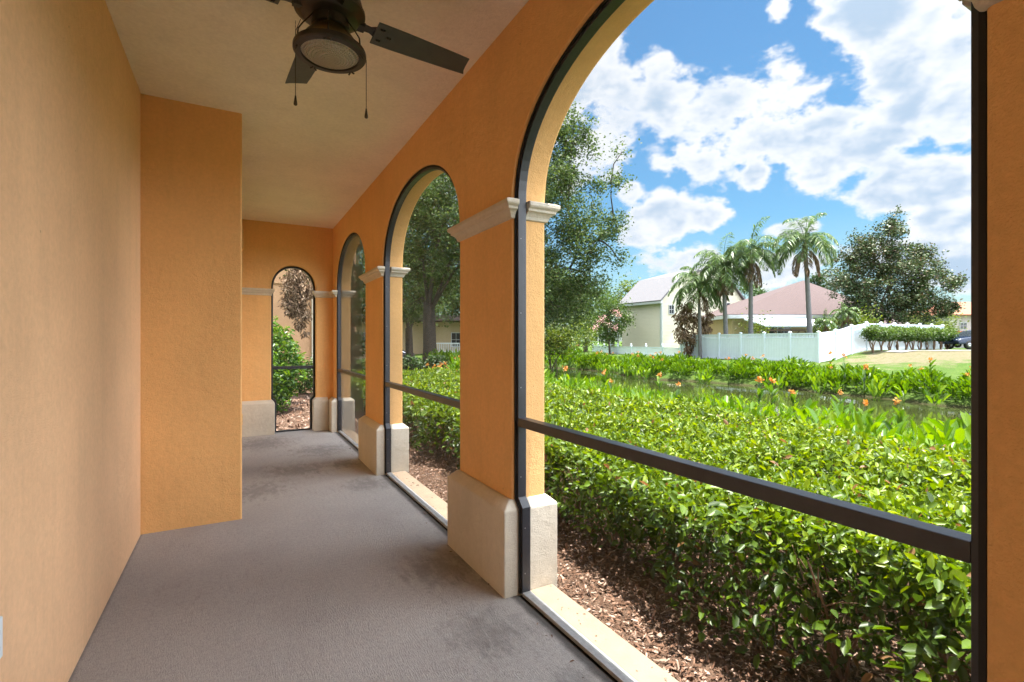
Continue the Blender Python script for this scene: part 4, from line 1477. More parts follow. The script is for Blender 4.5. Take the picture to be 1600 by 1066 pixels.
def palm(px, depth, py_top, label, trunk_r, flen, seed, nfr=20, dead=3, lean=0.0, name='queen_palm', spread=1.0, leaflets=44, ll=.55, group='queen palms behind the white fence', zb=None, mat='frond'):
    r = random.Random(seed); rn = np.random.default_rng(seed)
    b = at(px, depth); b.z = float(terrain_z(b.x, b.y)) if zb is None else zb
    H = zpx(py_top, depth) - b.z
    t = thing(name, label, 'palm tree', tuple(b), 0, group)
    bm = bmesh.new()
    n = 24
    pts, rad = [], []
    for i in range(n + 1):
        s = i / n
        pts.append((lean * s ** 1.5 * FY, -lean * s ** 1.5 * FX, H * s - .1))
        rad.append(trunk_r * (1.25 - .45 * s) * (1.05 if i % 2 else .97))
    tube(bm, pts, rad, 10, False)
    bm_obj('trunk', bm, M['palm_bark'], t, smooth=True, weld=False)
    top = Vector(pts[-1])
    bm = bmesh.new()
    tube(bm, [tuple(top - Vector((0, 0, .3))), tuple(top + Vector((0, 0, .25))), tuple(top + Vector((0, 0, .6)))], [trunk_r * 1.0, trunk_r * 1.15, trunk_r * .5], 10)
    bm_obj('boot', bm, M['twig'], t, smooth=True, weld=False)
    for dd, count in ((False, nfr), (True, dead)):
        P, A, N_, L, T = [], [], [], [], []
        bmr = bmesh.new()
        for k in range(count):
            az = 2 * PI * (k * .381966 + r.uniform(-.03, .03)) + seed
            el = R(r.uniform(5, 82)) if not dd else R(r.uniform(-55, -15))
            el = R(82 - 75 * (k / max(1, count - 1)) + r.uniform(-8, 8)) if not dd else el
            fl = flen * r.uniform(.85, 1.1) * (.7 if dd else 1)
            d = Vector((math.cos(az) * math.cos(el) * spread, math.sin(az) * math.cos(el) * spread, math.sin(el)))
            p = top + Vector((0, 0, .35 if not dd else .1))
            cur = []
            ns = 12
            for s in range(ns + 1):
                cur.append(p.copy())
                p = p + d * (fl / ns)
                d = (d + Vector((0, 0, -.20 - .018 * s))).normalized() if not dd else (d + Vector((0, 0, -.3))).normalized()
            tube(bmr, [tuple(q) for q in cur], [.028 - .0018 * s for s in range(ns + 1)], 5, False)
            for q in range(leaflets):
                s = .12 + .88 * q / leaflets
                i = min(ns - 1, int(s * ns)); fr = s * ns - i
                c = cur[i].lerp(cur[i + 1], fr)
                tan = (cur[i + 1] - cur[i]).normalized()
                side = tan.cross(Vector((0, 0, 1)))
                side = side.normalized() if side.length > .1 else Vector((1, 0, 0))
                for sg in (-1, 1):
                    w = math.sin(PI * min(1, s * .9 + .12)) ** .6
                    ax = side * sg * r.uniform(.5, .9) + tan * .45 + Vector((0, 0, r.uniform(-.9, -.15)))
                    P.append(c); A.append(ax); N_.append((0, 0, 1)); L.append(ll * w * r.uniform(.75, 1.15) * (.7 if dd else 1))
                    T.append(min(1, max(0, r.gauss(.5, .22))))
        if count:
            fro = bm_obj('frond_ribs', bmr, M['frond' if not dd else 'dead'], t, smooth=True, weld=False)
            fro.name = 'frond_ribs' if not dd else 'dead_frond_ribs'
            L = np.array(L)
            v, f, kk = leaves(np.array(P), np.array(A), np.array(N_) + .3 * rn.normal(size=(len(P), 3)), L, np.full(len(L), .056), 'rhomb')
            o = np_mesh('fronds' if not dd else 'dead_fronds', v, f, M[mat if not dd else 'dead'], t, np.repeat(T, kk))
        else:
            bmr.free()
    return t


palm(1266, 34, 388, 'rightmost tall queen palm in front of the red roof, with clear trunk', .15, 3.1, 3, 20, 4, -.35, leaflets=64, ll=.85)
palm(1173, 36, 405, 'tall queen palm second from the right, just left of the red roof', .15, 3.1, 5, 23, 4, .0, leaflets=64, ll=.85)
palm(1135, 37, 428, 'queen palm in front of the yellow house window, thick crown', .15, 3.1, 8, 24, 7, -.25, leaflets=64, ll=.85)
palm(1094, 38, 455, 'shortest leftmost queen palm, thin trunk behind the dead plant', .12, 3.0, 12, 25, 3, -.1, leaflets=64, ll=.85)
palm(1322, 37, 497, 'short stout palm with arching fronds behind the fence, near the magnolia', .17, 1.5, 15, 18, 3, 0, 'date_palm', 1.1, 34, .32, 'small palms behind the fence corner')
palm(1288, 36, 510, 'lowest small palm just behind the white fence corner', .12, 1.2, 17, 16, 2, 0, 'date_palm', 1.1, 30, .28, 'small palms behind the fence corner')


def dead_plant(px, depth, blobs, label, seed, n=900, leaf=.34, base_z=None, name='dead_bird_of_paradise', cat='dead plant', stem=True):
    r = np.random.default_rng(seed)
    b = at(px, depth); b.z = float(terrain_z(b.x, b.y))
    t = thing(name, label, cat, tuple(b))
    P = []
    for bx_, by_, rp in blobs:
        c = np.array(pxs(bx_, by_, depth)) - np.array(b)
        rm = rp / 770 * depth
        k = int(n * rp * rp / sum(q[2] ** 2 for q in blobs))
        P.append(c + rand_unit(k, r) * rm * (r.random(k) ** .5)[:, None])
    P = np.concatenate(P); k = len(P)
    A = rand_unit(k, r) * .8 + np.array([0, 0, -.9])
    L = leaf * (.5 + .8 * r.random(k))
    v, f, kk = leaves(P, A, rand_unit(k, r), L, L * .34, 'oval')
    np_mesh('dead_leaves', v, f, M['dead'], t, np.repeat(r.random(k), kk))
    bm = bmesh.new()
    for bx_, by_, rp in (blobs if stem else []):
        c = pxs(bx_, by_, depth) - b
        tube(bm, [(r.uniform(-.1, .1), r.uniform(-.1, .1), 0), tuple(c * .55 + Vector((r.uniform(-.1, .1), 0, .1))), tuple(c)], [.05, .04, .02], 6, False)
    if not stem:
        for q in range(14):
            c = pxs(blobs[0][0] + r.uniform(-14, 14), blobs[0][1] - 14, depth) - b
            tube(bm, [tuple(c), tuple(c + Vector((r.uniform(-.1, .1), 0, -.5))), tuple(c + Vector((r.uniform(-.15, .15), 0, -r.uniform(.8, 1.3))))], [.014, .01, .006], 5, False)
    bm_obj('stalks', bm, M['dead'], t, smooth=True, weld=False)
    return t


dead_plant(1075, 39, [(1072, 480, 10), (1068, 497, 15), (1084, 500, 14), (1066, 522, 14), (1080, 528, 12), (1075, 545, 7), (1103, 500, 9), (1100, 515, 12), (1110, 490, 6), (1076, 556, 5)],
           'tall withered brown plant drooping over the left end of the white fence', 201, 1500)

# ------------------------------------------------------------------ fences
M['vinyl'] = mat_plain('white_vinyl', (.72, .80, .90), .45, 0, .08, 3, .1, 30)
M['vinyl_dim'] = mat_plain('white_vinyl_weathered', (.62, .67, .70), .5, 0, .12, 4)


def fence_run(name, label, pts, h, spacing, low=False):
    b = Vector((pts[0][0], pts[0][1], float(terrain_z(*pts[0]))))
    t = thing(name, label, 'fence', tuple(b))
    for si, (a, c) in enumerate(zip(pts, pts[1:])):
        a = Vector(a); c = Vector(c); L = (c - a).length; n = max(1, round(L / spacing)); d = (c - a) / n
        ang = math.atan2(d.y, d.x)
        for i in range(n + 1):
            p = a + d * i
            z = float(terrain_z(p.x, p.y)) - b.z
            if not (i == 0 and si > 0):
              bm = bmesh.new(); box(bm, -.065, .065, -.065, .065, -.15, h + .06)
              o = bm_obj('post', bm, M['vinyl'], t, weld=False, bevel=.01); o.location = (p.x - b.x, p.y - b.y, z); o.rotation_euler = (0, 0, ang)
              bm = bmesh.new(); ring_solid(bm, -.065, .065, -.065, .065, [(.02, h + .062), (.022, h + .09), (-.01, h + .115), (-.06, h + .15)])
              cp = bm_obj('post_cap', bm, M['vinyl'], o, weld=False)
              if low:
                bm = bmesh.new(); bmesh.ops.create_icosphere(bm, subdivisions=2, radius=.085, matrix=Matrix.Translation((0, 0, h + .2)))
                bm_obj('finial', bm, M['vinyl'], o, smooth=True, weld=False)
            if i == n: continue
            p2 = p + d; z2 = float(terrain_z(p2.x, p2.y)) - b.z
            dz = z2 - z
            bm = bmesh.new()
            W = d.length - .13

            def slab(x0, x1, y0, y1, za, zb):
                n0 = len(bm.verts)
                box(bm, x0, x1, y0, y1, za, zb)
                bm.verts.ensure_lookup_table()
                for v in bm.verts[n0:]:
                    v.co.z += dz * (v.co.x + W / 2) / W
            if low:
                slab(-W / 2, W / 2, -.03, .03, h - .12, h - .02); slab(-W / 2, W / 2, -.03, .03, .08, .2)
                k = int(W / .14)
                for q in range(k):
                    x = -W / 2 + W * (q + .5) / k
                    slab(x - .045, x + .045, -.012, .012, .05, h - .05 - .10 * math.sin(PI * (q + .5) / k))
            else:
                slab(-W / 2, W / 2, -.035, .035, h - .05, h + .02); slab(-W / 2, W / 2, -.03, .03, h - .33, h - .26); slab(-W / 2, W / 2, -.035, .035, .03, .16)
                k = int(W / .18)
                for q in range(k):
                    x0 = -W / 2 + W * q / k; slab(x0 + .004, x0 + W / k - .004, -.016, .016, .10, h - .30)
                kk = int(W / .09)
                for q in range(kk):
                    x0 = -W / 2 + W * (q + .5) / kk; slab(x0 - .028, x0 + .028, -.012, .012, h - .28, h - .03)
            o = bm_obj('panel', bm, M['vinyl'], t, weld=False)
            mid = p + d / 2
            o.location = (mid.x - b.x, mid.y - b.y, z); o.rotation_euler = (0, 0, ang)
    return t


fence_run('privacy_fence', 'tall white vinyl privacy fence with lattice top, turning a corner by the palms', [(31.6, 28.3), (31.5, 17.4), (48.2, 17.2)], 1.83, 1.82)
fence_run('picket_fence', 'low white picket fence with ball topped posts by the yellow house', [(31.7, 28.45), (33.4, 38), (37.4, 47)], .84, 2.4, True)

# ------------------------------------------------------------------ houses
def mat_siding(name, color, pitch=.14):
    m_, n, l, b = new_mat(name)
    b.inputs['Roughness'].default_value = .6
    geo = n.new('ShaderNodeNewGeometry'); sep = n.new('ShaderNodeSeparateXYZ'); l.new(geo.outputs['Position'], sep.inputs[0])
    md = n.new('ShaderNodeMath'); md.operation = 'MODULO'; md.inputs[1].default_value = pitch
    ad = n.new('ShaderNodeMath'); ad.operation = 'ADD'; ad.inputs[1].default_value = 10; l.new(sep.outputs['Z'], ad.inputs[0]); l.new(ad.outputs[0], md.inputs[0])
    bp = n.new('ShaderNodeBump'); bp.inputs['Strength'].default_value = 1; bp.inputs['Distance'].default_value = .5; bp.invert = True
    l.new(md.outputs[0], bp.inputs['Height']); l.new(bp.outputs[0], b.inputs['Normal'])
    t = n.new('ShaderNodeTexNoise'); t.inputs['Scale'].default_value = 1.2; t.inputs['Detail'].default_value = 5
    l.new(geo.outputs['Position'], t.inputs['Vector'])
    mx = n.new('ShaderNodeMix'); mx.data_type = 'RGBA'; l.new(t.outputs['Fac'], mx.inputs['Factor'])
    mx.inputs['A'].default_value = (*color, 1); mx.inputs['B'].default_value = (*[c * .88 for c in color], 1)
    l.new(mx.outputs['Result'], b.inputs['Base Color'])
    return m_


def mat_roof(name, c1, c2, sx=3.0):
    m_, n, l, b = new_mat(name)
    b.inputs['Roughness'].default_value = .9
    tc = n.new('ShaderNodeTexCoord')
    t = n.new('ShaderNodeTexNoise'); t.inputs['Scale'].default_value = 5; t.inputs['Detail'].default_value = 6; t.inputs['Roughness'].default_value = .75
    mp = n.new('ShaderNodeMapping'); mp.inputs['Scale'].default_value = (1, 1, 3.5); l.new(tc.outputs['Object'], mp.inputs[0])
    l.new(mp.outputs[0], t.inputs['Vector'])
    mr = n.new('ShaderNodeMapRange'); mr.inputs['From Min'].default_value = .35; mr.inputs['From Max'].default_value = .65; l.new(t.outputs['Fac'], mr.inputs['Value'])
    mx = n.new('ShaderNodeMix'); mx.data_type = 'RGBA'; l.new(mr.outputs[0], mx.inputs['Factor'])
    mx.inputs['A'].default_value = (*c1, 1); mx.inputs['B'].default_value = (*c2, 1)
    sep = n.new('ShaderNodeSeparateXYZ'); l.new(tc.outputs['Object'], sep.inputs[0])
    md = n.new('ShaderNodeMath'); md.operation = 'FRACT'; sc = n.new('ShaderNodeMath'); sc.operation = 'MULTIPLY'; sc.inputs[1].default_value = 1 / .13
    l.new(sep.outputs['Z'], sc.inputs[0]); l.new(sc.outputs[0], md.inputs[0])
    gt = n.new('ShaderNodeMath'); gt.operation = 'LESS_THAN'; gt.inputs[1].default_value = .18; l.new(md.outputs[0], gt.inputs[0])
    m2 = n.new('ShaderNodeMath'); m2.operation = 'MULTIPLY'; m2.inputs[1].default_value = .35; l.new(gt.outputs[0], m2.inputs[0])
    mx2 = n.new('ShaderNodeMix'); mx2.data_type = 'RGBA'; l.new(m2.outputs[0], mx2.inputs['Factor']); l.new(mx.outputs['Result'], mx2.inputs['A'])
    mx2.inputs['B'].default_value = (*[c * .5 for c in c2], 1)
    l.new(mx2.outputs['Result'], b.inputs['Base Color'])
    return m_


M['siding'] = mat_siding('cream_yellow_siding', (.60, .56, .41))
M['trim'] = mat_plain('white_trim', (.50, .52, .54), .5)
M['roof_grey'] = mat_roof('grey_shingles', (.165, .163, .175), (.12, .118, .13))
M['roof_red'] = mat_roof('faded_red_shingles', (.105, .072, .070), (.070, .048, .048))
M['roof_tile'] = mat_roof('orange_tile', (.36, .15, .085), (.25, .10, .06))
M['glass_dark'] = mat_plain('dark_window_glass', (.035, .045, .055), .12, 0, .3, 2)
M['tan_wall'] = mat_plain('tan_stucco', (.45, .34, .20), .85, 0, .12, 2)
M['white_wall'] = mat_plain('offwhite_stucco', (.44, .42, .41), .85, 0, .1, 2)
M['brown_wood'] = mat_plain('dark_brown_timber', (.07, .045, .03), .7)
M['red_fabric'] = mat_plain('red_awning', (.5, .09, .08), .7)


def poly_obj(name, verts, faces, mat, par, bevel=0, thick=0):
    bm = bmesh.new(); vs = [bm.verts.new(v) for v in verts]
    for f in faces: bm.faces.new([vs[i] for i in f])
    o = bm_obj(name, bm, mat, par, weld=False, bevel=bevel)
    if thick:
        s = o.modifiers.new('solid', 'SOLIDIFY'); s.thickness = thick; s.offset = 1
    return o


def window(par, x, y, z, w, h, face, bars=(1, 1), frame=None, depth=.06):
    """window lying on a wall facing -x or -y (local); frame, panes, glazing bars"""
    def dm(a0, a1, d0, d1, z0, z1):
        return (x + a0, x + a1, y + d0, y + d1, z0, z1) if face == '-y' else (x + d0, x + d1, y + a0, y + a1, z0, z1)
    fr = bmesh.new(); tw = .07
    for q in ((-w / 2 - tw, w / 2 + tw, z + h / 2, z + h / 2 + tw), (-w / 2 - tw, w / 2 + tw, z - h / 2 - tw, z - h / 2), (-w / 2 - tw, -w / 2, z - h / 2, z + h / 2), (w / 2, w / 2 + tw, z - h / 2, z + h / 2)):
        box(fr, *dm(q[0], q[1], -depth, .02, q[2], q[3]))
    for i in range(1, bars[0] + 1):
        a = -w / 2 + w * i / (bars[0] + 1); box(fr, *dm(a - .018, a + .018, -depth * .7, 0, z - h / 2, z + h / 2))
    for i in range(1, bars[1] + 1):
        zz = z - h / 2 + h * i / (bars[1] + 1); box(fr, *dm(-w / 2, w / 2, -depth * .68, 0, zz - .02, zz + .02))
    o = bm_obj('window', fr, frame or M['trim'], par, weld=False)
    gl = bmesh.new(); box(gl, *dm(-w / 2, w / 2, -.02, 0.01, z - h / 2, z + h / 2))
    bm_obj('pane', gl, M['glass_dark'], o, weld=False)
    return o


# cream house with grey roof, its gable end towards the palms
yz = -.1
yh = thing('yellow_house', 'two storey cream yellow house with grey roof, left behind the picket fence', 'house', (36, 34.7, yz))
W_, L_ = 12.7, 5.6
prof = [(0, 5.5), (2.75, 7.9), (6.35, 8.8), (W_ - 2.75, 7.9), (W_, 5.5)]
v = [(0, 0, -.5), (W_, 0, -.5)] + [(x, 0, z) for x, z in prof[::-1]]
n = len(v)
vv = v + [(x, L_, z) for x, _, z in v]
poly_obj('wall', vv, [list(range(n)), [i + n for i in range(n)][::-1]] + [[i, i + n, (i + 1) % n + n, (i + 1) % n] for i in range(n)], M['siding'], yh)
rb = [(-.3, 5.30)] + [(x, z + .05) for x, z in prof[1:-1]] + [(W_ + .3, 5.30)]
rv = [(x, -.25, z) for x, z in rb] + [(x, L_ + .25, z) for x, z in rb]
poly_obj('roof', rv, [[i, i + 1, i + 6, i + 5] for i in range(4)], M['roof_grey'], yh, thick=.14)
bm = bmesh.new()
box(bm, -.02, .16, -.03, -.002, -.5, 5.5); box(bm, -.03, -.002, -.03, .16, -.5, 5.45); box(bm, -.34, -.02, -.25, L_ + .25, 5.10, 5.32)
bm_obj('corner_trim', bm, M['trim'], yh, weld=False)
window(yh, 1.35, -.002, 4.55, .62, .78, '-y', (1, 1))
window(yh, 9.6, -.002, 4.75, .95, 1.45, '-y', (1, 2))
window(yh, 11.9, -.002, 4.75, .8, 1.35, '-y', (1, 2))
bm = bmesh.new()
for (yv, xv) in ((2.0, 2.35), (4.0, 2.35)):
    z = 5.5 + (7.9 - 5.5) * xv / 2.75
    vs = [bm.verts.new(c) for c in ((xv - .08, yv, z + .06), (xv - .08, yv + .9, z + .06), (xv + .16, yv + .9, z + .30), (xv + .16, yv, z + .30), (xv + .2, yv, z + .1), (xv + .2, yv + .9, z + .1))]
    bm.faces.new([vs[0], vs[1], vs[2], vs[3]])
bmn = bm_obj('roof_vent', bm, M['glass_dark'], yh, weld=False)
bmn.modifiers.new('s', 'SOLIDIFY').thickness = .1
# porch stair posts on its left
bm = bmesh.new()
for yq in (L_ + .5, L_ + 1.9):
    box(bm, -.10, .06, yq, yq + .16, -.5, 3.6)
for zq in (1.0, 1.9, 2.8, 3.5):
    box(bm, -.05, .01, L_ + .66, L_ + 1.9, zq, zq + .1)
bm_obj('stair_rail', bm, M['trim'], yh, weld=False)

# house with faded red hip roof, front turned squarely to the canal bend
hb = at(1265, 43.5); hb.z = 0
rh = thing('red_roof_house', 'single storey tan house with a faded red hip roof behind the palms', 'house', tuple(hb), -YAW)
hw_, hd_ = 7.1, 12.0
bm = bmesh.new(); box(bm, -hw_ + .5, hw_ - .3, .5, hd_ - .5, -.5, 3.5)
bm_obj('wall', bm, M['tan_wall'], rh, weld=False)
poly_obj('roof', [(-hw_, 0, 3.62), (hw_ + .4, 0, 3.62), (hw_ + .4, hd_, 3.62), (-hw_, hd_, 3.62), (2.5, 5.2, 7.25), (3.2, 7.0, 7.25)],
         [[0, 1, 4], [1, 2, 5, 4], [2, 3, 5], [3, 0, 4, 5]], M['roof_red'], rh, thick=.10)
bm = bmesh.new(); box(bm, -hw_, hw_ + .4, -.10, -.002, 3.34, 3.66); box(bm, -hw_ - .1, -hw_ - .002, -.1, hd_, 3.34, 3.66)
box(bm, -hw_, hw_ + .4, 0, .48, 3.42, 3.50)
bm_obj('fascia', bm, M['trim'], rh, weld=False)
window(rh, -3.4, .498, 2.0, 1.1, 2.0, '-y', (1, 3))
window(rh, -2.0, .498, 2.0, 1.1, 2.0, '-y', (1, 3))
window(rh, 3.2, .498, 2.0, 1.4, 1.2, '-y', (1, 1))
bm = bmesh.new()
vs = [bm.verts.new(c) for c in ((-5.9, -3.9, 2.48), (-.1, -3.9, 2.48), (-.1, -.2, 3.2), (-5.9, -.2, 3.2))]
bm.faces.new(vs)
pr_ = bm_obj('patio_roof', bm, M['vinyl'], rh, weld=False)
pr_.modifiers.new('s', 'SOLIDIFY').thickness = .12
bm = bmesh.new()
box(bm, -5.9, -.1, -3.9, -3.75, 2.14, 2.30)
for x in (-5.8, -3.9, -1.95, -.2):
    box(bm, x - .08, x + .08, -3.9, -3.76, 0, 2.14)
for x, s in ((-5.8, 1), (-3.9, -1), (-3.9, 1), (-1.95, -1), (-1.95, 1), (-.2, -1)):
    tube(bm, [(x, -3.83, 1.35), (x + .75 * s, -3.83, 2.14)], .05, 5)
bm_obj('patio_frame', bm, M['brown_wood'], rh, weld=False)

# far right house
wb = at(1540, 70); wb.z = .6
wh = thing('white_house', 'distant white house with orange tiled roof at the right edge', 'house', tuple(wb), -YAW)
bm = bmesh.new(); box(bm, -5.2, 9, 0, 9, -1, 4.4); bm_obj('wall', bm, M['white_wall'], wh, weld=False)
poly_obj('roof', [(-5.9, -.7, 4.35), (9.5, -.7, 4.35), (9.5, 9.7, 4.35), (-5.9, 9.7, 4.35), (-1.5, 4.5, 6.5), (5.5, 4.5, 6.5)], [[0, 1, 5, 4], [1, 2, 5], [2, 3, 4, 5], [3, 0, 4]], M['roof_tile'], wh, thick=.15)
window(wh, -3.2, -.002, 2.9, .9, .9, '-y')
window(wh, .5, -.002, 2.9, 1.2, 1.2, '-y')
poly_obj('awning', [(-4.1, -1.6, 1.3), (-1, -1.6, 1.3), (-1, 0, 2.1), (-4.1, 0, 2.1)], [[0, 1, 2, 3]], M['red_fabric'], wh, thick=.08)
# roofline seen under the magnolia, behind the fence
gb = at(1330, 62); gb.z = .4
gh = thing('low_house', 'low pale house glimpsed beneath the magnolia crown', 'house', tuple(gb), -YAW)
bm = bmesh.new(); box(bm, -2, 9, 0, 8, -1, 2.7); bm_obj('wall', bm, M['white_wall'], gh, weld=False)
poly_obj('roof', [(-2.5, -.5, 2.65), (9.5, -.5, 2.65), (9.5, 8.5, 2.65), (-2.5, 8.5, 2.65), (1.5, 4, 4.3), (6, 4, 4.3)], [[0, 1, 5, 4], [1, 2, 5], [2, 3, 4, 5], [3, 0, 4]], M['roof_red'], gh, thick=.12)
window(gh, 2, -.002, 1.6, 1.2, 1.0, '-y')

# stilt hedge before the fence
def stilt_hedge():
    x0, x1, y = 35.4, 47.2, 16.45
    z0 = float(terrain_z(41, y))
    t = thing('stilt_hedge', 'clipped hedge on bare twisted stems in front of the white fence', 'hedge', ((x0 + x1) / 2, y, z0))
    r = np.random.default_rng(88); n = 17000
    x = x0 + (x1 - x0) * r.random(n)
    d = r.random(n) ** .5
    bump = .10 * np.sin(x * 2.3) + .06 * np.sin(x * 5.1)
    a = r.random(n) * 2 * PI
    P = np.stack([x, y + np.cos(a) * d * .55, z0 + 1.12 + bump * .6 + np.sin(a) * d * (.46 + bump * .2)], -1) - np.array(t.location)
    foliage('foliage', P, .13, M['green_leaf'], t, 'rhomb', .5, .6, np.clip(r.normal(.45, .2, n) + .35 * (np.sin(a) * d), 0, 1), r)
    bm = bmesh.new(); rr = random.Random(4)
    for i in range(11):
        bx = x0 + .6 + i * (x1 - x0 - 1.0) / 10
        for s in range(4):
            dx = rr.uniform(-.5, .5)
            tube(bm, [(bx - t.location.x, 0, -.1), (bx + dx * .3 - t.location.x + rr.uniform(-.06, .06), rr.uniform(-.1, .1), .3), (bx + dx - t.location.x, rr.uniform(-.2, .2), .95)], [.045, .035, .02], 6, False)
    bm_obj('stems', bm, M['twig'], t, smooth=True, weld=False)


stilt_hedge()

# ------------------------------------------------------------------ cars by the road
M['car_dark'] = mat_plain('dark_blue_paint', (.015, .025, .05), .22, .3, 0)
M['car_white'] = mat_plain('white_paint', (.5, .51, .52), .25)
M['rubber'] = mat_plain('tyre_rubber', (.012, .012, .012), .8)
M['alloy'] = mat_plain('alloy', (.4, .4, .42), .3, .8)
M['lamp_glass'] = mat_plain('headlamp_glass', (.6, .62, .65), .1)


def car(px, depth, label, paint, z=None, flip=1, s=1.0):
    b = at(px, depth); b.z = float(terrain_z(b.x, b.y)) + .02
    t = thing('parked_car', label, 'car', tuple(b), -YAW + (0 if flip > 0 else PI))
    # side profile (x = length, nose at -x), lofted over the width with tumblehome
    prof = [(-2.25, .38), (-2.28, .62), (-2.1, .78), (-1.2, .95), (-.55, 1.35), (.0, 1.47), (.75, 1.45), (1.55, 1.10), (2.15, 1.02), (2.25, .70), (2.2, .38)]
    bm = bmesh.new()
    secs = []
    for yv, inset, dz in ((-.88, .06, -.05), (-.80, 0, 0), (0, -.03, .03), (.80, 0, 0), (.88, .06, -.05)):
        secs.append([bm.verts.new((x * (1 - inset * .3), yv * (1 if z_ < 1.0 else .80), z_ + (dz if z_ > .5 else 0))) for x, z_ in prof])
    for a, c in zip(secs, secs[1:]):
        for k in range(len(prof) - 1):
            bm.faces.new([a[k], a[k + 1], c[k + 1], c[k]])
        bm.faces.new([a[-1], a[0], c[0], c[-1]])
    bm.faces.new(secs[0][::-1]); bm.faces.new(secs[-1])
    body = bm_obj('body', bm, M[paint], t, weld=False, bevel=.05, seg=3)
    for p in body.data.polygons: p.use_smooth = True
    for sgn in (-1, 1):
        y = sgn * .735
        poly_obj('side_window', [(-.95, y * 1.02, 1.0), (-.5, y, 1.31), (.05, y * .985, 1.40), (.72, y * .985, 1.38), (1.25, y * 1.02, 1.05)], [[0, 1, 2, 3, 4]], M['glass_dark'], t, thick=.03)
        for x in (-1.42, 1.38):
            bm = bmesh.new(); lathe(bm, [(.18, -.10), (.31, -.11), (.33, -.07), (.33, .07), (.31, .11), (.18, .10)], seg=24)
            o = bm_obj('wheel', bm, M['rubber'], t, smooth=True, weld=False); o.rotation_euler = (R(90), 0, 0); o.location = (x, sgn * .80, .33)
            bm = bmesh.new(); lathe(bm, [(0, .05), (.05, .09), (.19, .08), (.2, -.08), (.05, -.09), (0, -.05)], seg=16)
            bm_obj('rim', bm, M['alloy'], o, smooth=True, weld=False)
        bm = bmesh.new(); bmesh.ops.create_icosphere(bm, subdivisions=2, radius=.16, matrix=Matrix.Translation((-2.08, sgn * .64, .68)) @ Matrix.Diagonal((.8, 1.1, .5, 1)))
        bm_obj('headlight', bm, M['lamp_glass'], t, smooth=True, weld=False)
    poly_obj('windscreen', [(-1.22, -.68, .985), (-1.22, .68, .985), (-.58, .58, 1.375), (-.58, -.58, 1.375)], [[0, 1, 2, 3]], M['glass_dark'], t, thick=.03)
    return t


car(1528, 37, 'dark blue parked car nose at the end of the stilt hedge', 'car_dark')
car(1532, 46, 'white parked car behind the dark blue one', 'car_white')

# ------------------------------------------------------------------ neighbouring wing and garden beyond the end wall
M['wing'] = mat_stucco('wing_stucco', (.46, .27, .15))
wg = thing('neighbour_wing', 'orange stucco building wing beyond the end wall', 'building', (0, 15.5, 0))
bm = bmesh.new(); box(bm, -9, 3.2, 0, 9, -.5, 6.5); bm_obj('wall', bm, M['wing'], wg, weld=False, bevel=.02)
bm = bmesh.new(); box(bm, -9.4, 3.6, -.4, 9.4, 6.5, 6.8); bm_obj('roof', bm, M['roof_tile'], wg, weld=False)
bm = bmesh.new(); box(bm, 1.92, 2.06, -.10, -.002, -.2, 6.3); bm_obj('downspout', bm, M['stucco_cream'], wg, weld=False, bevel=.01)
bm = bmesh.new(); box(bm, -9, 3.22, -.05, -.002, 2.98, 3.06); bm_obj('band', bm, M['wing'], wg, weld=False, bevel=.01)

def shrub(name, x, y, blobs, label, mat, seed, n, leaf, cat='shrub'):
    r = np.random.default_rng(seed)
    b = Vector((x, y, float(terrain_z(x, y))))
    t = thing(name, label, cat, tuple(b))
    P = []
    tot = sum(q[3] ** 2 for q in blobs)
    for cx, cy, cz, rad in blobs:
        k = int(n * rad ** 2 / tot); u = rand_unit(k, r)
        wob = 1 + .15 * np.sin(u[:, 0] * 6 + cx) * np.sin(u[:, 2] * 5)
        P.append(np.array([cx, cy, cz]) + u * (rad * wob * (.6 + .4 * r.random(k) ** .6))[:, None])
    P = np.concatenate(P)
    foliage('foliage', P, leaf, M[mat], t, 'oval', .5, .55, None, r)
    bm = bmesh.new(); rr = random.Random(seed)
    for cx, cy, cz, rad in blobs:
        for q in range(3):
            tube(bm, [(rr.uniform(-.05, .05), rr.uniform(-.05, .05), -.05), (cx * .6, cy * .6, cz * .5), (cx + rr.uniform(-.2, .2), cy + rr.uniform(-.2, .2), cz)], [.02, .014, .006], 5, False)
    bm_obj('stems', bm, M['twig'], t, smooth=True, weld=False)
    return t


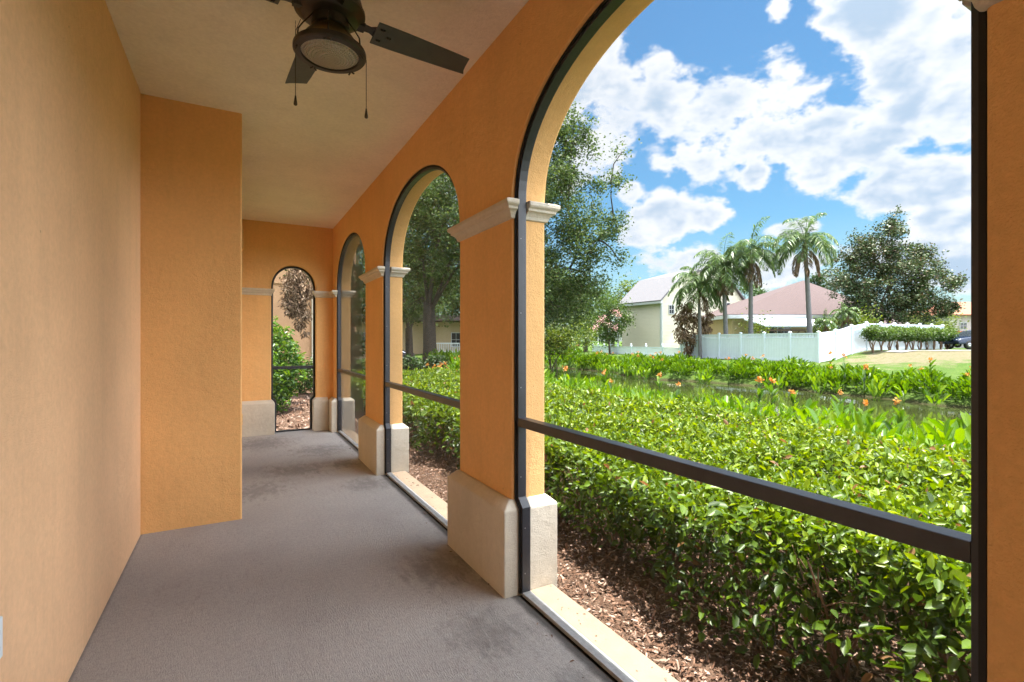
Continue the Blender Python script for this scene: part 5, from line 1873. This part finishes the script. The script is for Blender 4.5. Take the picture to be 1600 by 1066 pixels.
M['shrub_leaf'] = mat_leaf('bright_shrub_leaf', (.03, .085, .010), (.07, .155, .014), (.16, .25, .03), .35, .35, .5)
shrub('shrub', .55, 11.3, [(-.2, 0, 1.58, .50), (.12, -.1, 1.4, .44), (.30, .2, 1.1, .44), (.34, 0, .85, .4), (-.2, -.4, .95, .55), (.15, .1, .62, .45), (-.3, .1, .45, .6), (0, -.3, .35, .42)],
      'tall bright green shrub filling the left of the small end arch', 'shrub_leaf', 400, 7500, .085)
shrub('shrub', 2.0, 14.4, [(0, 0, .55, .55), (.7, .1, .5, .5), (-.5, .3, .5, .45), (1.4, 0, .5, .5)], 'low pale green shrub at the foot of the neighbouring wall', 'green_leaf', 401, 3500, .09)
dp = dead_plant(460, 11.5, [(466, 425, 18), (458, 445, 20), (468, 462, 20), (458, 478, 18), (474, 492, 13), (480, 450, 14), (448, 470, 10), (468, 508, 9), (476, 520, 6)],
                'brown dead palm fronds hanging down beyond the small end arch', 203, 2600, .10, name='dead_palm', cat='dead palm', stem=False)
b = at(480, 12.4); b.z = 0
simple_tree(508, 12.8, [(480, 408, 24), (500, 420, 16), (455, 400, 18)], 'dark leafy canopy above the dead palm fronds', 'oak_leaf', 410, 1500, .11, .06, 2.0, cr=.25)
# lawn side wall glimpsed through the far arch, and dark planting
shrub('shrub', 6.2, 19.5, [(0, 0, .4, .5), (1.2, .3, .4, .5), (2.4, 0, .35, .4)], 'dark rounded bushes on the lawn beyond the far arch', 'dark_leaf', 402, 3500, .13)

shrub('juniper', 2.32, 11.8, [(0, 0, .7, .34), (0, .05, 1.4, .36), (.03, 0, 2.2, .36), (0, .03, 3.0, .34), (0, 0, 3.9, .32), (0, 0, 4.8, .26)], 'tall dark narrow evergreen seen through the far arch', 'dark_leaf', 405, 5200, .08, 'evergreen')
# apartment block under the trees
ab = at(690, 56); ab.z = -.1
ap = thing('apartment_block', 'pale apartment building with white railings under the trees', 'building', tuple(ab), -YAW)
bm = bmesh.new(); box(bm, -11, 3.8, 0, 10, -.5, 3.6); bm_obj('wall', bm, M['tan_wall'], ap, weld=False)
bm = bmesh.new(); box(bm, -11.5, 4.3, -1.9, 10.5, 3.7, 4.3); bm_obj('roof', bm, M['roof_red'], ap, weld=False)
for x in (-8.5, -5.6, 1.9):
    for z in (1.6,):
        window(ap, x, -.002, z, 1.5, 1.5, '-y', (2, 1))
bm = bmesh.new()
for z in (1.15,):
    box(bm, -1, 3.8, -1.6, -1.5, z, z + .1); box(bm, -1, 3.8, -1.6, -1.5, z - .95, z - .85)
    for q in range(25):
        box(bm, -1 + q * .2 - .03, -1 + q * .2 + .03, -1.58, -1.52, z - .85, z)
bm_obj('railing', bm, M['trim'], ap, weld=False)
bm = bmesh.new(); box(bm, 2.4, 2.9, -1.7, -1.3, -.3, 3.7); box(bm, -1.4, -1.0, -1.7, -1.3, -.3, 3.7); bm_obj('column', bm, M['tan_wall'], ap, weld=False)
car(612, 50, 'dark parked car in the shade under the far oaks', 'car_dark')
